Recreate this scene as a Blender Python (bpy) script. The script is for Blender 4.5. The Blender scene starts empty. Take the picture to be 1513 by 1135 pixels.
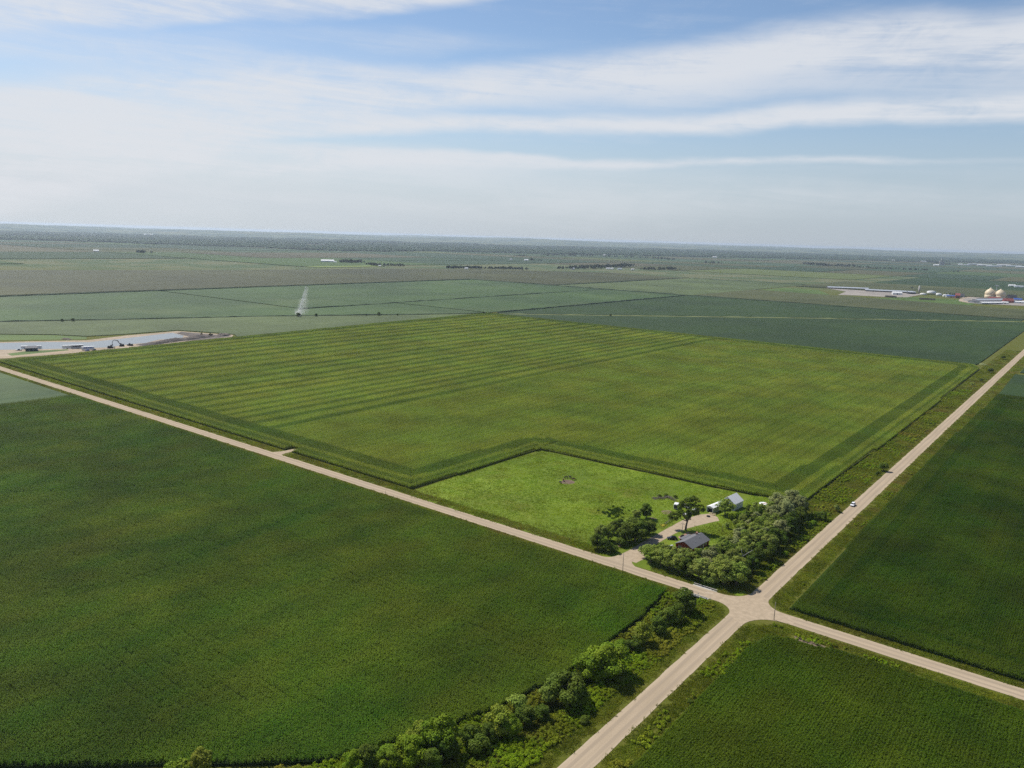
import bpy, math, random
import numpy as np
from mathutils import Vector, Matrix
R_ = math.radians
S = bpy.context.scene
COL = S.collection
rng = np.random.default_rng(7)
random.seed(7)

# ------------------------------------------------------------------ camera
F, CX, CY, H = 1149.0, 756.5, 567.5, 137.0
RM = np.array([[0.78713846, 0.1369715, -0.60137497],
               [0.61608647, -0.12850634, 0.77712521],
               [0.02916351, -0.98220412, -0.18553857]])      # columns: right, down, forward

def at(px, py, z=0.0):
    """ground point (height z) seen at a pixel of the survey picture"""
    d = RM @ np.array([px - CX, py - CY, F]); t = (z - H) / d[2]
    return d[0] * t, d[1] * t

cam = bpy.data.cameras.new('camera'); co = bpy.data.objects.new('camera', cam); COL.objects.link(co)
m = Matrix.Identity(4)
for i in range(3):
    m[i][0] = RM[i, 0]; m[i][1] = -RM[i, 1]; m[i][2] = -RM[i, 2]
m[2][3] = H
co.matrix_world = m
cam.sensor_width = 36.0; cam.lens = F / 1513.0 * 36.0
cam.clip_start = 0.5; cam.clip_end = 120000.0
S.camera = co

# ------------------------------------------------------------------ object helpers
def tag(o, label=None, cat=None, group=None, kind=None):
    if label: o['label'] = label
    if cat: o['category'] = cat
    if group: o['group'] = group
    if kind: o['kind'] = kind
    return o

def thing(name, label, cat, loc=(0, 0, 0), rz=0.0, group=None, scale=None):
    o = bpy.data.objects.new(name, None); COL.objects.link(o)
    o.empty_display_size = 0.5
    o.location = loc; o.rotation_euler = (0, 0, rz)
    if scale: o.scale = scale
    return tag(o, label, cat, group)

def link(name, me, parent=None):
    o = bpy.data.objects.new(name, me); COL.objects.link(o)
    if parent is not None: o.parent = parent
    return o

class MB:
    def __init__(s): s.v = []; s.f = []
    def add(s, vs, fs):
        n = len(s.v); s.v += [tuple(p) for p in vs]; s.f += [tuple(i + n for i in f) for f in fs]
    def box(s, x0, x1, y0, y1, z0, z1):
        s.add([(x0, y0, z0), (x1, y0, z0), (x1, y1, z0), (x0, y1, z0), (x0, y0, z1), (x1, y0, z1), (x1, y1, z1), (x0, y1, z1)],
              [(0, 3, 2, 1), (4, 5, 6, 7), (0, 1, 5, 4), (1, 2, 6, 5), (2, 3, 7, 6), (3, 0, 4, 7)])
    def prism(s, poly, z0, z1):
        n = len(poly)
        s.add([(x, y, z0) for x, y in poly] + [(x, y, z1) for x, y in poly],
              [tuple(range(n - 1, -1, -1)), tuple(range(n, 2 * n))] + [(i, (i + 1) % n, n + (i + 1) % n, n + i) for i in range(n)])
    def loft(s, rings, cap=True):
        k = len(rings[0]); fs = []
        for a in range(len(rings) - 1):
            for i in range(k):
                j = (i + 1) % k
                fs.append((a * k + i, a * k + j, (a + 1) * k + j, (a + 1) * k + i))
        if cap:
            fs.append(tuple(range(k - 1, -1, -1))); fs.append(tuple((len(rings) - 1) * k + i for i in range(k)))
        s.add([p for r in rings for p in r], fs)
    def tube(s, path, rad, k=8):
        rings = []
        P = [Vector(p) for p in path]
        for i, p in enumerate(P):
            d = (P[min(i + 1, len(P) - 1)] - P[max(i - 1, 0)]).normalized()
            a = d.cross(Vector((0.31, 0.17, 0.93))).normalized()
            if a.length < 0.1: a = d.cross(Vector((1, 0, 0))).normalized()
            b = d.cross(a)
            r = rad[i] if hasattr(rad, '__len__') else rad
            rings.append([tuple(p + (a * math.cos(t) + b * math.sin(t)) * r) for t in [2 * math.pi * q / k for q in range(k)]])
        s.loft(rings)
    def lathe(s, prof, k=20, c=(0, 0)):
        rings = [[(c[0] + r * math.cos(2 * math.pi * q / k), c[1] + r * math.sin(2 * math.pi * q / k), z) for q in range(k)] for r, z in prof]
        s.loft(rings)
    def mesh(s, name, smooth=False):
        me = bpy.data.meshes.new(name); me.from_pydata(s.v, [], s.f); me.update()
        if smooth: me.polygons.foreach_set('use_smooth', [True] * len(me.polygons))
        return me
    def build(s, name, mat, parent=None, smooth=False):
        me = s.mesh(name, smooth); me.materials.append(mat)
        return link(name, me, parent)

def np_mesh(name, V, Q, smooth=False):
    """V (n,3), Q (m,4) quads"""
    me = bpy.data.meshes.new(name)
    V = np.asarray(V, np.float32); Q = np.asarray(Q, np.int32); k = Q.shape[1]
    me.vertices.add(len(V)); me.vertices.foreach_set('co', V.ravel())
    me.loops.add(Q.size); me.loops.foreach_set('vertex_index', Q.ravel())
    me.polygons.add(len(Q)); me.polygons.foreach_set('loop_start', np.arange(len(Q), dtype=np.int32) * k)
    me.update(calc_edges=True); me.validate()
    if smooth: me.polygons.foreach_set('use_smooth', np.ones(len(me.polygons), bool))
    return me

# ------------------------------------------------------------------ node helpers
class X:
    """socket with arithmetic"""
    def __init__(s, t, k): s.t = t; s.k = k
    def __add__(s, o): return op(s.t, 'ADD', s, o)
    __radd__ = __add__
    def __mul__(s, o): return op(s.t, 'MULTIPLY', s, o)
    __rmul__ = __mul__
    def __sub__(s, o): return op(s.t, 'SUBTRACT', s, o)
    def __rsub__(s, o): return op(s.t, 'SUBTRACT', o, s)
    def __truediv__(s, o): return op(s.t, 'DIVIDE', s, o)
    def __neg__(s): return op(s.t, 'MULTIPLY', s, -1.0)

def put(t, sock, val):
    if isinstance(val, X): t.links.new(val.k, sock)
    else: sock.default_value = val
def op(t, o, a, b=None, c=None, clamp=False):
    n = t.nodes.new('ShaderNodeMath'); n.operation = o; n.use_clamp = clamp
    put(t, n.inputs[0], a)
    if b is not None: put(t, n.inputs[1], b)
    if c is not None: put(t, n.inputs[2], c)
    return X(t, n.outputs[0])
def ss(t, x, a, b, lo=0.0, hi=1.0):
    n = t.nodes.new('ShaderNodeMapRange'); n.interpolation_type = 'SMOOTHSTEP'
    put(t, n.inputs[0], x); put(t, n.inputs[1], a); put(t, n.inputs[2], b); put(t, n.inputs[3], lo); put(t, n.inputs[4], hi)
    return X(t, n.outputs[0])
def noise(t, vec, scale, detail=3.0, rough=0.55, dist=0.0):
    n = t.nodes.new('ShaderNodeTexNoise'); n.inputs['Scale'].default_value = scale
    n.inputs['Detail'].default_value = detail; n.inputs['Roughness'].default_value = rough; n.inputs['Distortion'].default_value = dist
    if vec is not None: put(t, n.inputs['Vector'], vec)
    return X(t, n.outputs[0])
def vmul(t, v, s):
    n = t.nodes.new('ShaderNodeVectorMath'); n.operation = 'MULTIPLY'; put(t, n.inputs[0], v); n.inputs[1].default_value = s
    return X(t, n.outputs[0])
def mixc(t, f, a, b, mode='MIX'):
    n = t.nodes.new('ShaderNodeMix'); n.data_type = 'RGBA'; n.blend_type = mode
    put(t, n.inputs[0], f)
    for i, c in ((6, a), (7, b)):
        if isinstance(c, X): t.links.new(c.k, n.inputs[i])
        else: n.inputs[i].default_value = (*c, 1.0)
    return X(t, n.outputs[2])
def comb(t, x, y, z):
    n = t.nodes.new('ShaderNodeCombineXYZ'); put(t, n.inputs[0], x); put(t, n.inputs[1], y); put(t, n.inputs[2], z)
    return X(t, n.outputs[0])
def pos(t):
    n = t.nodes.new('ShaderNodeNewGeometry'); return X(t, n.outputs['Position'])
def xyz(t, v):
    n = t.nodes.new('ShaderNodeSeparateXYZ'); put(t, n.inputs[0], v); return [X(t, o) for o in n.outputs]
def attr(t, name, kind='INSTANCER', out='Fac'):
    n = t.nodes.new('ShaderNodeAttribute'); n.attribute_type = kind; n.attribute_name = name
    return X(t, n.outputs[out])
def rnd(t):
    n = t.nodes.new('ShaderNodeObjectInfo'); return X(t, n.outputs['Random'])

def newmat(name):
    m = bpy.data.materials.new(name); m.use_nodes = True
    t = m.node_tree; b = t.nodes['Principled BSDF']
    return m, t, b
def setcol(t, b, c):
    if isinstance(c, X): t.links.new(c.k, b.inputs['Base Color'])
    else: b.inputs['Base Color'].default_value = (*c, 1)
def bump(t, b, h, strength=0.5, dist=0.1):
    n = t.nodes.new('ShaderNodeBump'); n.inputs['Strength'].default_value = strength; n.inputs['Distance'].default_value = dist
    put(t, n.inputs['Height'], h); t.links.new(n.outputs[0], b.inputs['Normal'])

def flat(name, c, rough=0.7, metal=0.0, var=0.18, scale=3.0, spec=0.3):
    m, t, b = newmat(name)
    p = pos(t); n = noise(t, p, scale, 4)
    n2 = noise(t, p, scale * 0.15, 3)
    f = op(t, 'ADD', n * 0.6, n2 * 0.4)
    setcol(t, b, mixc(t, f, [x * (1 - var) for x in c], [min(1, x * (1 + var)) for x in c]))
    b.inputs['Roughness'].default_value = rough; b.inputs['Metallic'].default_value = metal
    b.inputs['Specular IOR Level'].default_value = spec
    return m

def leafmat(name, c1, c2, c3, tone=False, trans=0.3, scale=0.35, rough=0.6, big=0.012, spec=0.05, amp=.22):
    """foliage: two greens mixed by small noise, drifted by wide noise, a third tint by the instance's tone"""
    m, t, b = newmat(name)
    p = pos(t)
    a = noise(t, p, scale, 2)
    w = noise(t, p, big, 3)
    c = mixc(t, ss(t, a, 0.35, 0.65), c1, c2)
    if tone: c = mixc(t, attr(t, 'tone'), c, c3)
    else: c = mixc(t, op(t, 'MULTIPLY', rnd(t), 0.8), c, c3)
    hsv = t.nodes.new('ShaderNodeHueSaturation')
    put(t, hsv.inputs['Value'], ss(t, w, 0.3, 0.7, 1 - amp, 1 + amp) * ss(t, noise(t, p, big * 4.0, 3), .3, .7, .90, 1.10)); put(t, hsv.inputs['Hue'], ss(t, noise(t, p, big * 2.3, 2), 0.3, 0.7, 0.488, 0.512))
    t.links.new(c.k, hsv.inputs['Color'])
    c = X(t, hsv.outputs[0])
    setcol(t, b, c)
    b.inputs['Roughness'].default_value = rough; b.inputs['Specular IOR Level'].default_value = spec
    tr = t.nodes.new('ShaderNodeBsdfTranslucent'); t.links.new(c.k, tr.inputs[0])
    mx = t.nodes.new('ShaderNodeMixShader'); mx.inputs[0].default_value = trans
    t.links.new(b.outputs[0], mx.inputs[1]); t.links.new(tr.outputs[0], mx.inputs[2])
    t.links.new(mx.outputs[0], t.nodes['Material Output'].inputs['Surface'])
    return m

def cropmat(name, c1, c2, axis='y', rows=0.0, big=0.006, fine=0.5, streak=0.03, bumpd=0.4, c3=None, val=(0.82, 1.18)):
    """a crop canopy seen from afar: streaks along the rows, drift, grain"""
    m, t, b = newmat(name)
    p = pos(t)
    s1 = vmul(t, p, (1, 0.12, 1) if axis == 'y' else (0.12, 1, 1))
    st = noise(t, s1, streak * 4, 4, 0.6)
    gr = noise(t, p, fine, 3, 0.7)
    bg = noise(t, p, big, 4, 0.6)
    f = op(t, 'ADD', op(t, 'ADD', st * 0.45, gr * 0.4), bg * 0.35)
    c = mixc(t, ss(t, f, 0.45, 0.78), c1, c2)
    if c3 is not None: c = mixc(t, ss(t, noise(t, p, big * 1.7, 3), 0.5, 0.75), c, c3)
    hsv = t.nodes.new('ShaderNodeHueSaturation'); t.links.new(c.k, hsv.inputs['Color'])
    put(t, hsv.inputs['Value'], ss(t, bg, 0.3, 0.7, *val))
    setcol(t, b, X(t, hsv.outputs[0]))
    b.inputs['Roughness'].default_value = 0.75; b.inputs['Specular IOR Level'].default_value = 0.15
    bump(t, b, op(t, 'ADD', gr, st * 0.6), 0.8, bumpd)
    return m

# ------------------------------------------------------------------ materials
M = {}
# corn leaves
M['corn_near'] = leafmat('corn_near', (0.0406, 0.0991, 0.0026), (0.0710, 0.1366, 0.0052), (0.1269, 0.1653, 0.0117), tone=True, trans=0.25, scale=0.9)
M['corn_mid'] = leafmat('corn_mid', (0.2335, 0.3151, 0.0221), (0.2880, 0.3617, 0.0387), (0.0993, 0.1750, 0.0166), tone=True, trans=0.4, scale=0.7, amp=.10, big=.008)
M['tassel_mid'] = leafmat('tassel_mid', (0.3327, 0.3621, 0.0780), (0.3975, 0.4198, 0.1105), (0.1572, 0.2099, 0.0389), tone=True, trans=0.3, amp=.10, big=.008)
M['corn_side'] = leafmat('corn_side', (0.0232, 0.0578, 0.0017), (0.0376, 0.0772, 0.0034), (0.0671, 0.1012, 0.0057), tone=True, trans=0.25, scale=0.9)
M['soy'] = leafmat('soy', (0.0507, 0.0966, 0.0025), (0.0743, 0.1196, 0.0050), (0.1005, 0.1380, 0.0088), tone=True, trans=0.3, scale=0.9)
M['tassel'] = leafmat('tassel', (0.1590, 0.1646, 0.0324), (0.1963, 0.1995, 0.0446), (0.1309, 0.1496, 0.0284), tone=True, trans=0.2)
M['grass_blade'] = leafmat('grass_blade', (0.1550, 0.1950, 0.0140), (0.2050, 0.2350, 0.0220), (0.2500, 0.1900, 0.0500), tone=True, trans=0.45, scale=0.6, big=0.05)
M['pasture_blade'] = leafmat('pasture_blade', (0.2162, 0.3128, 0.0147), (0.2622, 0.3588, 0.0313), (0.2208, 0.2024, 0.0276), tone=True, trans=0.45, scale=0.5, big=0.03)
M['weed'] = leafmat('weed', (0.1828, 0.2745, 0.0077), (0.2502, 0.3365, 0.0174), (0.2791, 0.2258, 0.0338), tone=True, trans=0.45, scale=1.2, big=0.06)
# trees
M['willow'] = leafmat('willow', (0.1538, 0.2178, 0.0248), (0.2346, 0.2982, 0.0456), (0.2346, 0.2746, 0.0588), scale=0.5, trans=0.20, big=0.06)
M['silver'] = leafmat('silver', (0.2112, 0.2413, 0.0736), (0.3168, 0.3402, 0.1398), (0.2565, 0.2730, 0.1030), scale=0.6, trans=0.20, big=0.06)
M['darkleaf'] = leafmat('darkleaf', (0.0587, 0.0978, 0.0085), (0.0938, 0.1403, 0.0153), (0.1133, 0.1487, 0.0187), scale=0.5, trans=0.20, big=0.06)
M['brightleaf'] = leafmat('brightleaf', (0.1238, 0.2016, 0.0072), (0.1703, 0.2520, 0.0144), (0.1548, 0.2268, 0.0158), scale=0.5, trans=0.20, big=0.06)
M['yellowleaf'] = leafmat('yellowleaf', (0.1796, 0.2328, 0.0101), (0.2229, 0.2717, 0.0288), (0.2043, 0.2258, 0.0288), scale=0.5, trans=0.20, big=0.06)
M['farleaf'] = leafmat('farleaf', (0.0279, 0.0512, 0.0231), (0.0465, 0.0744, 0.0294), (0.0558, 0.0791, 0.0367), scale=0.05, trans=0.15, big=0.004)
M['hazed_woodleaf'] = leafmat('hazed_woodleaf', (0.0450, 0.0853, 0.0462), (0.0750, 0.1240, 0.0588), (0.0900, 0.1318, 0.0735), scale=0.05, trans=0.15, big=0.004)  # paler and bluer than farleaf: part of the distance haze is in this colour
M['bark'] = flat('bark', (0.14, 0.11, 0.085), 0.9, scale=6, var=0.35)
M['palebark'] = flat('palebark', (0.42, 0.40, 0.36), 0.9, scale=6)
M['white'] = flat('white_paint', (0.70, 0.70, 0.69), 0.45, var=0.05)
M['cream'] = flat('cream_paint', (0.62, 0.51, 0.34), 0.5, var=0.06)
M['galv'] = flat('galvanised_sheet', (0.50, 0.52, 0.54), 0.4, 0.35, var=0.14, scale=0.8)
M['palegalv'] = flat('pale_galvanised_sheet', (0.66, 0.65, 0.63), 0.6, 0.0, var=0.12, scale=0.8)
M['greysheet'] = flat('grey_siding', (0.34, 0.35, 0.36), 0.6, 0.0, var=0.12)
M['darkgrey'] = flat('dark_grey', (0.05, 0.05, 0.055), 0.7)
M['slate'] = flat('slate_shingles', (0.125, 0.125, 0.132), 0.85, var=0.25, scale=5)
M['redwall'] = flat('red_siding', (0.20, 0.028, 0.024), 0.7, var=0.2)
M['barnred'] = flat('barn_red', (0.23, 0.065, 0.055), 0.7, var=0.2)
M['glass'] = flat('window_glass', (0.03, 0.035, 0.045), 0.08, var=0.1, spec=0.6)
M['blackpaint'] = flat('black_car_paint', (0.010, 0.010, 0.012), 0.22, var=0.1, spec=0.6)
M['whitepaint'] = flat('white_car_paint', (0.76, 0.76, 0.77), 0.25, var=0.04, spec=0.5)
M['bluepaint'] = flat('blue_paint', (0.05, 0.10, 0.34), 0.4, var=0.1)
M['tyre'] = flat('tyre_rubber', (0.02, 0.02, 0.02), 0.85)
M['rim'] = flat('wheel_rim', (0.45, 0.45, 0.46), 0.35, 0.7)
M['lamp'] = flat('lamp_lens', (0.7, 0.7, 0.66), 0.2)
M['redlamp'] = flat('tail_lens', (0.35, 0.02, 0.02), 0.3)
M['wood'] = flat('weathered_wood', (0.24, 0.205, 0.165), 0.9, var=0.3, scale=8)
M['board'] = flat('new_boards', (0.55, 0.44, 0.28), 0.85, var=0.2, scale=5)
M['brick'] = flat('brick_paving', (0.36, 0.20, 0.15), 0.9, var=0.35, scale=2.5)
M['concrete'] = flat('concrete', (0.40, 0.38, 0.345), 0.85, var=0.15)
M['rust'] = flat('rust_band', (0.33, 0.11, 0.06), 0.8, var=0.2)
M['hide'] = flat('black_hide', (0.018, 0.016, 0.015), 0.75, var=0.3)
M['brownhide'] = flat('brown_hide', (0.10, 0.045, 0.025), 0.75, var=0.3)
M['machine'] = flat('dusty_machine_paint', (0.06, 0.055, 0.045), 0.6, var=0.3)
M['machine_y'] = flat('yellow_machine_paint', (0.22, 0.15, 0.03), 0.6, var=0.3)
M['signred'] = flat('sign_red', (0.5, 0.03, 0.03), 0.5)
M['flower'] = flat('yellow_flowers', (0.55, 0.48, 0.05), 0.8, var=0.25, scale=4)
M['brush'] = flat('dead_brush', (0.17, 0.14, 0.115), 0.9, var=0.4, scale=3)

def soilmat(name, c1, c2, scale=0.5, bd=0.15):
    m, t, b = newmat(name); p = pos(t)
    n1 = noise(t, p, scale, 5, 0.65); n2 = noise(t, p, scale * 0.12, 3)
    setcol(t, b, mixc(t, ss(t, op(t, 'ADD', n1 * 0.6, n2 * 0.4), 0.38, 0.62), c1, c2))
    b.inputs['Roughness'].default_value = 0.95; b.inputs['Specular IOR Level'].default_value = 0.1
    bump(t, b, n1, 0.7, bd); return m
M['soil'] = soilmat('soil', (0.125, 0.088, 0.064), (0.20, 0.148, 0.112))
M['mud'] = soilmat('mud', (0.085, 0.075, 0.070), (0.17, 0.145, 0.125), 0.2, 0.5)
M['sand'] = soilmat('sand', (0.27, 0.215, 0.155), (0.40, 0.325, 0.24), 0.2)
M['lot'] = soilmat('feedlot_dirt', (0.21, 0.19, 0.17), (0.31, 0.275, 0.24), 0.03)
M['canopy_shade'] = soilmat('field_shade_slab', (0.014, 0.028, 0.006), (0.028, 0.046, 0.010), 0.6)  # raised slab colour: the shade down between the corn stalks is painted in
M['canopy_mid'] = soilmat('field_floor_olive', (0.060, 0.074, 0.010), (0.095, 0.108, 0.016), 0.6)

def roadmat(name, axis, centre, base=((0.300, 0.237, 0.163), (0.395, 0.312, 0.218))):
    m, t, b = newmat(name); p = pos(t); c = xyz(t, p)
    d = op(t, 'ABSOLUTE', c[0 if axis == 'y' else 1] - centre) if axis else None
    n1 = noise(t, p, 3.0, 4, 0.7); n2 = noise(t, vmul(t, p, (1, 0.04, 1) if axis == 'y' else ((0.04, 1, 1) if axis else (1, 1, 1))), 0.55, 3)
    f = op(t, 'ADD', n1 * 0.45, n2 * 0.55)
    col = mixc(t, ss(t, f, 0.35, 0.65), base[0], base[1])
    if axis:                                                       # packed wheel tracks, loose paler edge
        tr = op(t, 'SUBTRACT', 1.0, ss(t, op(t, 'ABSOLUTE', d - 1.5), 0.35, 0.75))
        col = mixc(t, tr * 0.5, col, (0.255, 0.205, 0.150))
        col = mixc(t, ss(t, d, 2.6, 3.5) * 0.35, col, (0.45, 0.37, 0.265))
    setcol(t, b, col); b.inputs['Roughness'].default_value = 0.95; b.inputs['Specular IOR Level'].default_value = 0.1
    bump(t, b, n1, 0.4, 0.05); return m
M['road_x'] = roadmat('gravel_road_across', 'x', 277.4)
M['road_y'] = roadmat('gravel_road_along', 'y', -96.3)
M['track'] = roadmat('gravel_drive', None, 0)

def groundmat():
    m, t, b = newmat('rough_grass'); p = pos(t)
    n0 = noise(t, p, 1.3, 4, 0.7); n1 = noise(t, p, 0.11, 4, 0.6); n2 = noise(t, p, 0.004, 3, 0.6)
    c = mixc(t, ss(t, n0, 0.35, 0.65), (0.066, 0.078, 0.007), (0.100, 0.108, 0.014))
    c = mixc(t, ss(t, n1, 0.45, 0.75) * 0.6, c, (0.135, 0.115, 0.030))
    far = ss(t, xyz(t, p)[1] - xyz(t, p)[0], 2600.0, 4200.0)
    c = mixc(t, far, c, mixc(t, ss(t, n2, 0.4, 0.6), (0.060, 0.090, 0.035), (0.115, 0.120, 0.055)))
    setcol(t, b, c); b.inputs['Roughness'].default_value = 0.9; b.inputs['Specular IOR Level'].default_value = 0.1
    bump(t, b, n0, 0.6, 0.15); return m
M['ground'] = groundmat()

# ------------------------------------------------------------------ ground, with the creek cut into it
CRX, CR0, CR1 = -116.5, 150.0, 300.0
def zg(x, y):
    """ground height: flat, with a creek channel beside the road"""
    x = np.asarray(x, float); y = np.asarray(y, float)
    c = CRX + np.where(y < 190, -((190 - y) / 12.0) ** 1.3 * 0.35, 0.0) if True else CRX
    d = np.clip(1 - np.abs(x - c) / 5.0, 0, 1)
    e = np.clip((y - CR0) / 25, 0, 1) * np.clip((CR1 - y) / 12, 0, 1)
    return -2.3 * (d * d * (3 - 2 * d)) * e

mb = MB()
xs = [-38000, -25000, -16000, -10000, -6000, -3500, -2000, -1200, -700, -400, -250, -136, -104, -40, 100, 400, 1200, 4000, 7500]
ys = [-1900, -600, -100, 60, CR0, CR1, 500, 900, 1500, 2500, 4000, 7000, 11000, 17000, 26000, 38000]
gi = {(i, j): i * len(ys) + j for i in range(len(xs)) for j in range(len(ys))}
gv = [(x, y, 0) for x in xs for y in ys]
gf = [(gi[i, j], gi[i + 1, j], gi[i + 1, j + 1], gi[i, j + 1]) for i in range(len(xs) - 1) for j in range(len(ys) - 1)
      if not (xs[i] == -136 and ys[j] == CR0)]
mb.add(gv, gf)
cxs = np.linspace(-136, -104, 65); cys = np.linspace(CR0, CR1, 121)
base = len(mb.v)
mb.v += [(float(x), float(y), float(zg(x, y))) for x in cxs for y in cys]
mb.f += [(base + i * 121 + j, base + (i + 1) * 121 + j, base + (i + 1) * 121 + j + 1, base + i * 121 + j + 1) for i in range(64) for j in range(120)]
tag(mb.build('ground', M['ground']), 'flat farmland ground of rough grass reaching to the horizon', 'ground', kind='structure')

def sheet(name, poly, z, mat, label, cat, kind='structure', thick=None):
    b = MB()
    if thick is None: b.add([(x, y, z) for x, y in poly], [tuple(range(len(poly)))])
    else: b.prism(poly, z, z + thick)
    return tag(b.build(name, mat), label, cat, kind=kind)

def rough_poly(poly, step=6.0, amp=0.5):
    """a polygon outline with a ragged edge"""
    out = []
    for i in range(len(poly)):
        a = np.array(poly[i]); b = np.array(poly[(i + 1) % len(poly)]); L = np.linalg.norm(b - a); n = max(1, int(L / step))
        nrm = np.array([-(b - a)[1], (b - a)[0]]) / max(L, 1e-6)
        for k in range(n):
            out.append(tuple(a + (b - a) * k / n + nrm * rng.normal(0, amp) * (0 if k == 0 else 1)))
    return out

# ------------------------------------------------------------------ roads
AY, BX, HW = 277.4, -96.3, 3.65
def road_strip(axis, c, a, b, step, hw=HW):
    """ribbon with slightly wandering edges"""
    n = int(abs(b - a) / step) + 1; ts = np.linspace(a, b, n); L = []; Rr = []
    for i, tt in enumerate(ts):
        w = rng.normal(0, 0.09, 2)
        p = (tt, c - hw + w[0]) if axis == 'x' else (c + hw + w[0], tt); q = (tt, c + hw + w[1]) if axis == 'x' else (c - hw + w[1], tt)
        L.append(p); Rr.append(q)
    return L, Rr
def ribbon(b, L, Rr, z, dz=0.0):
    n = len(L)
    b.add([(x, y, z) for x, y in L] + [(x, y, z) for x, y in Rr], [(i, i + 1, n + i + 1, n + i) for i in range(n - 1)])
b = MB(); L, Rr = road_strip('y', BX, -300, 2600, 5.0); ribbon(b, L, Rr, 0.060)
L, Rr = road_strip('y', BX, 2600, 9000, 60.0, 4.0); ribbon(b, L, Rr, 0.10)
tag(b.build('side_road', M['road_y']), 'straight pale gravel road running away to the upper right', 'road', kind='structure')
b = MB()
L, Rr = road_strip('x', AY, -2600, BX - HW - 14, 5.0); ribbon(b, L, Rr, 0.066)
L, Rr = road_strip('x', AY, BX + HW + 14, 700, 5.0); ribbon(b, L, Rr, 0.066)
tag(b.build('main_road', M['road_x']), 'straight pale gravel road crossing the picture from left to lower right', 'road', kind='structure')
# the crossing with flared corners
def corner(cx, cy, sx, sy, r):
    # arc from the A edge to the B edge, centred away from the crossing
    ox, oy = cx + sx * (HW + r), cy + sy * (HW + r)
    pts = []
    for k in range(9):
        a = k / 8 * math.pi / 2
        pts.append((ox - sx * r * math.sin(a), oy - sy * r * math.cos(a)))
    return pts
poly = []
nw = corner(BX, AY, -1, 1, 9.5); ne = corner(BX, AY, 1, 1, 8.5); se = corner(BX, AY, 1, -1, 12.0); sw = corner(BX, AY, -1, -1, 8.0)
W_, E_ = BX - HW - 14.0, BX + HW + 14.0
poly = [(W_, AY + HW)] + nw + ne[::-1] + [(E_, AY + HW), (E_, AY - HW)] + se + sw[::-1] + [(W_, AY - HW)]
sheet('crossroads', poly, 0.072, M['track'], 'wide gravel crossing where the two roads meet', 'crossroads')

# driveway and yard
def smooth_path(pts, n=6):
    P = [np.array(p, float) for p in pts]; P = [2 * P[0] - P[1]] + P + [2 * P[-1] - P[-2]]; out = []
    for i in range(1, len(P) - 2):
        for k in range(n):
            t = k / n
            out.append(tuple(0.5 * ((2 * P[i]) + (-P[i - 1] + P[i + 1]) * t + (2 * P[i - 1] - 5 * P[i] + 4 * P[i + 1] - P[i + 2]) * t * t + (-P[i - 1] + 3 * P[i] - 3 * P[i + 1] + P[i + 2]) * t ** 3)))
    out.append(tuple(P[-2])); return out
dl = smooth_path([(-166.5, 280.3), (-161.0, 283.0), (-159.0, 292), (-158.9, 305), (-158.6, 320), (-158.2, 338), (-157.5, 350), (-154.6, 361)], 5)
dr = smooth_path([(-147.0, 280.3), (-151.5, 284.5), (-153.6, 293), (-153.2, 305), (-152.8, 318), (-152.2, 331), (-149.8, 342), (-145.0, 356)], 5)
b = MB(); ribbon(b, dr, dl, 0.054)
b.add([(-154.6, 361, 0.052), (-145, 356, 0.052), (-143.6, 359, 0.052), (-146.5, 363.5, 0.052), (-151.5, 365.8, 0.052)], [(0, 1, 2, 3, 4)])
tag(b.build('driveway', M['track']), 'pale gravel driveway curving from the road to the farm sheds', 'driveway', kind='structure')
sheet('path', rough_poly([at(962, 823), at(940, 832), at(930, 829), at(948, 815)], 3, .3), 0.048, M['track'], 'short gravel spur at the driveway mouth beside the grove', 'path')
sheet('field_entrance', [(-407, AY + 2), (-396, AY + 2), (-398.5, 285), (-398.0, 296), (-402.5, 296), (-403.5, 286)], 0.048, M['track'], 'short gravel entrance from the road into the striped cornfield', 'track')

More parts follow.
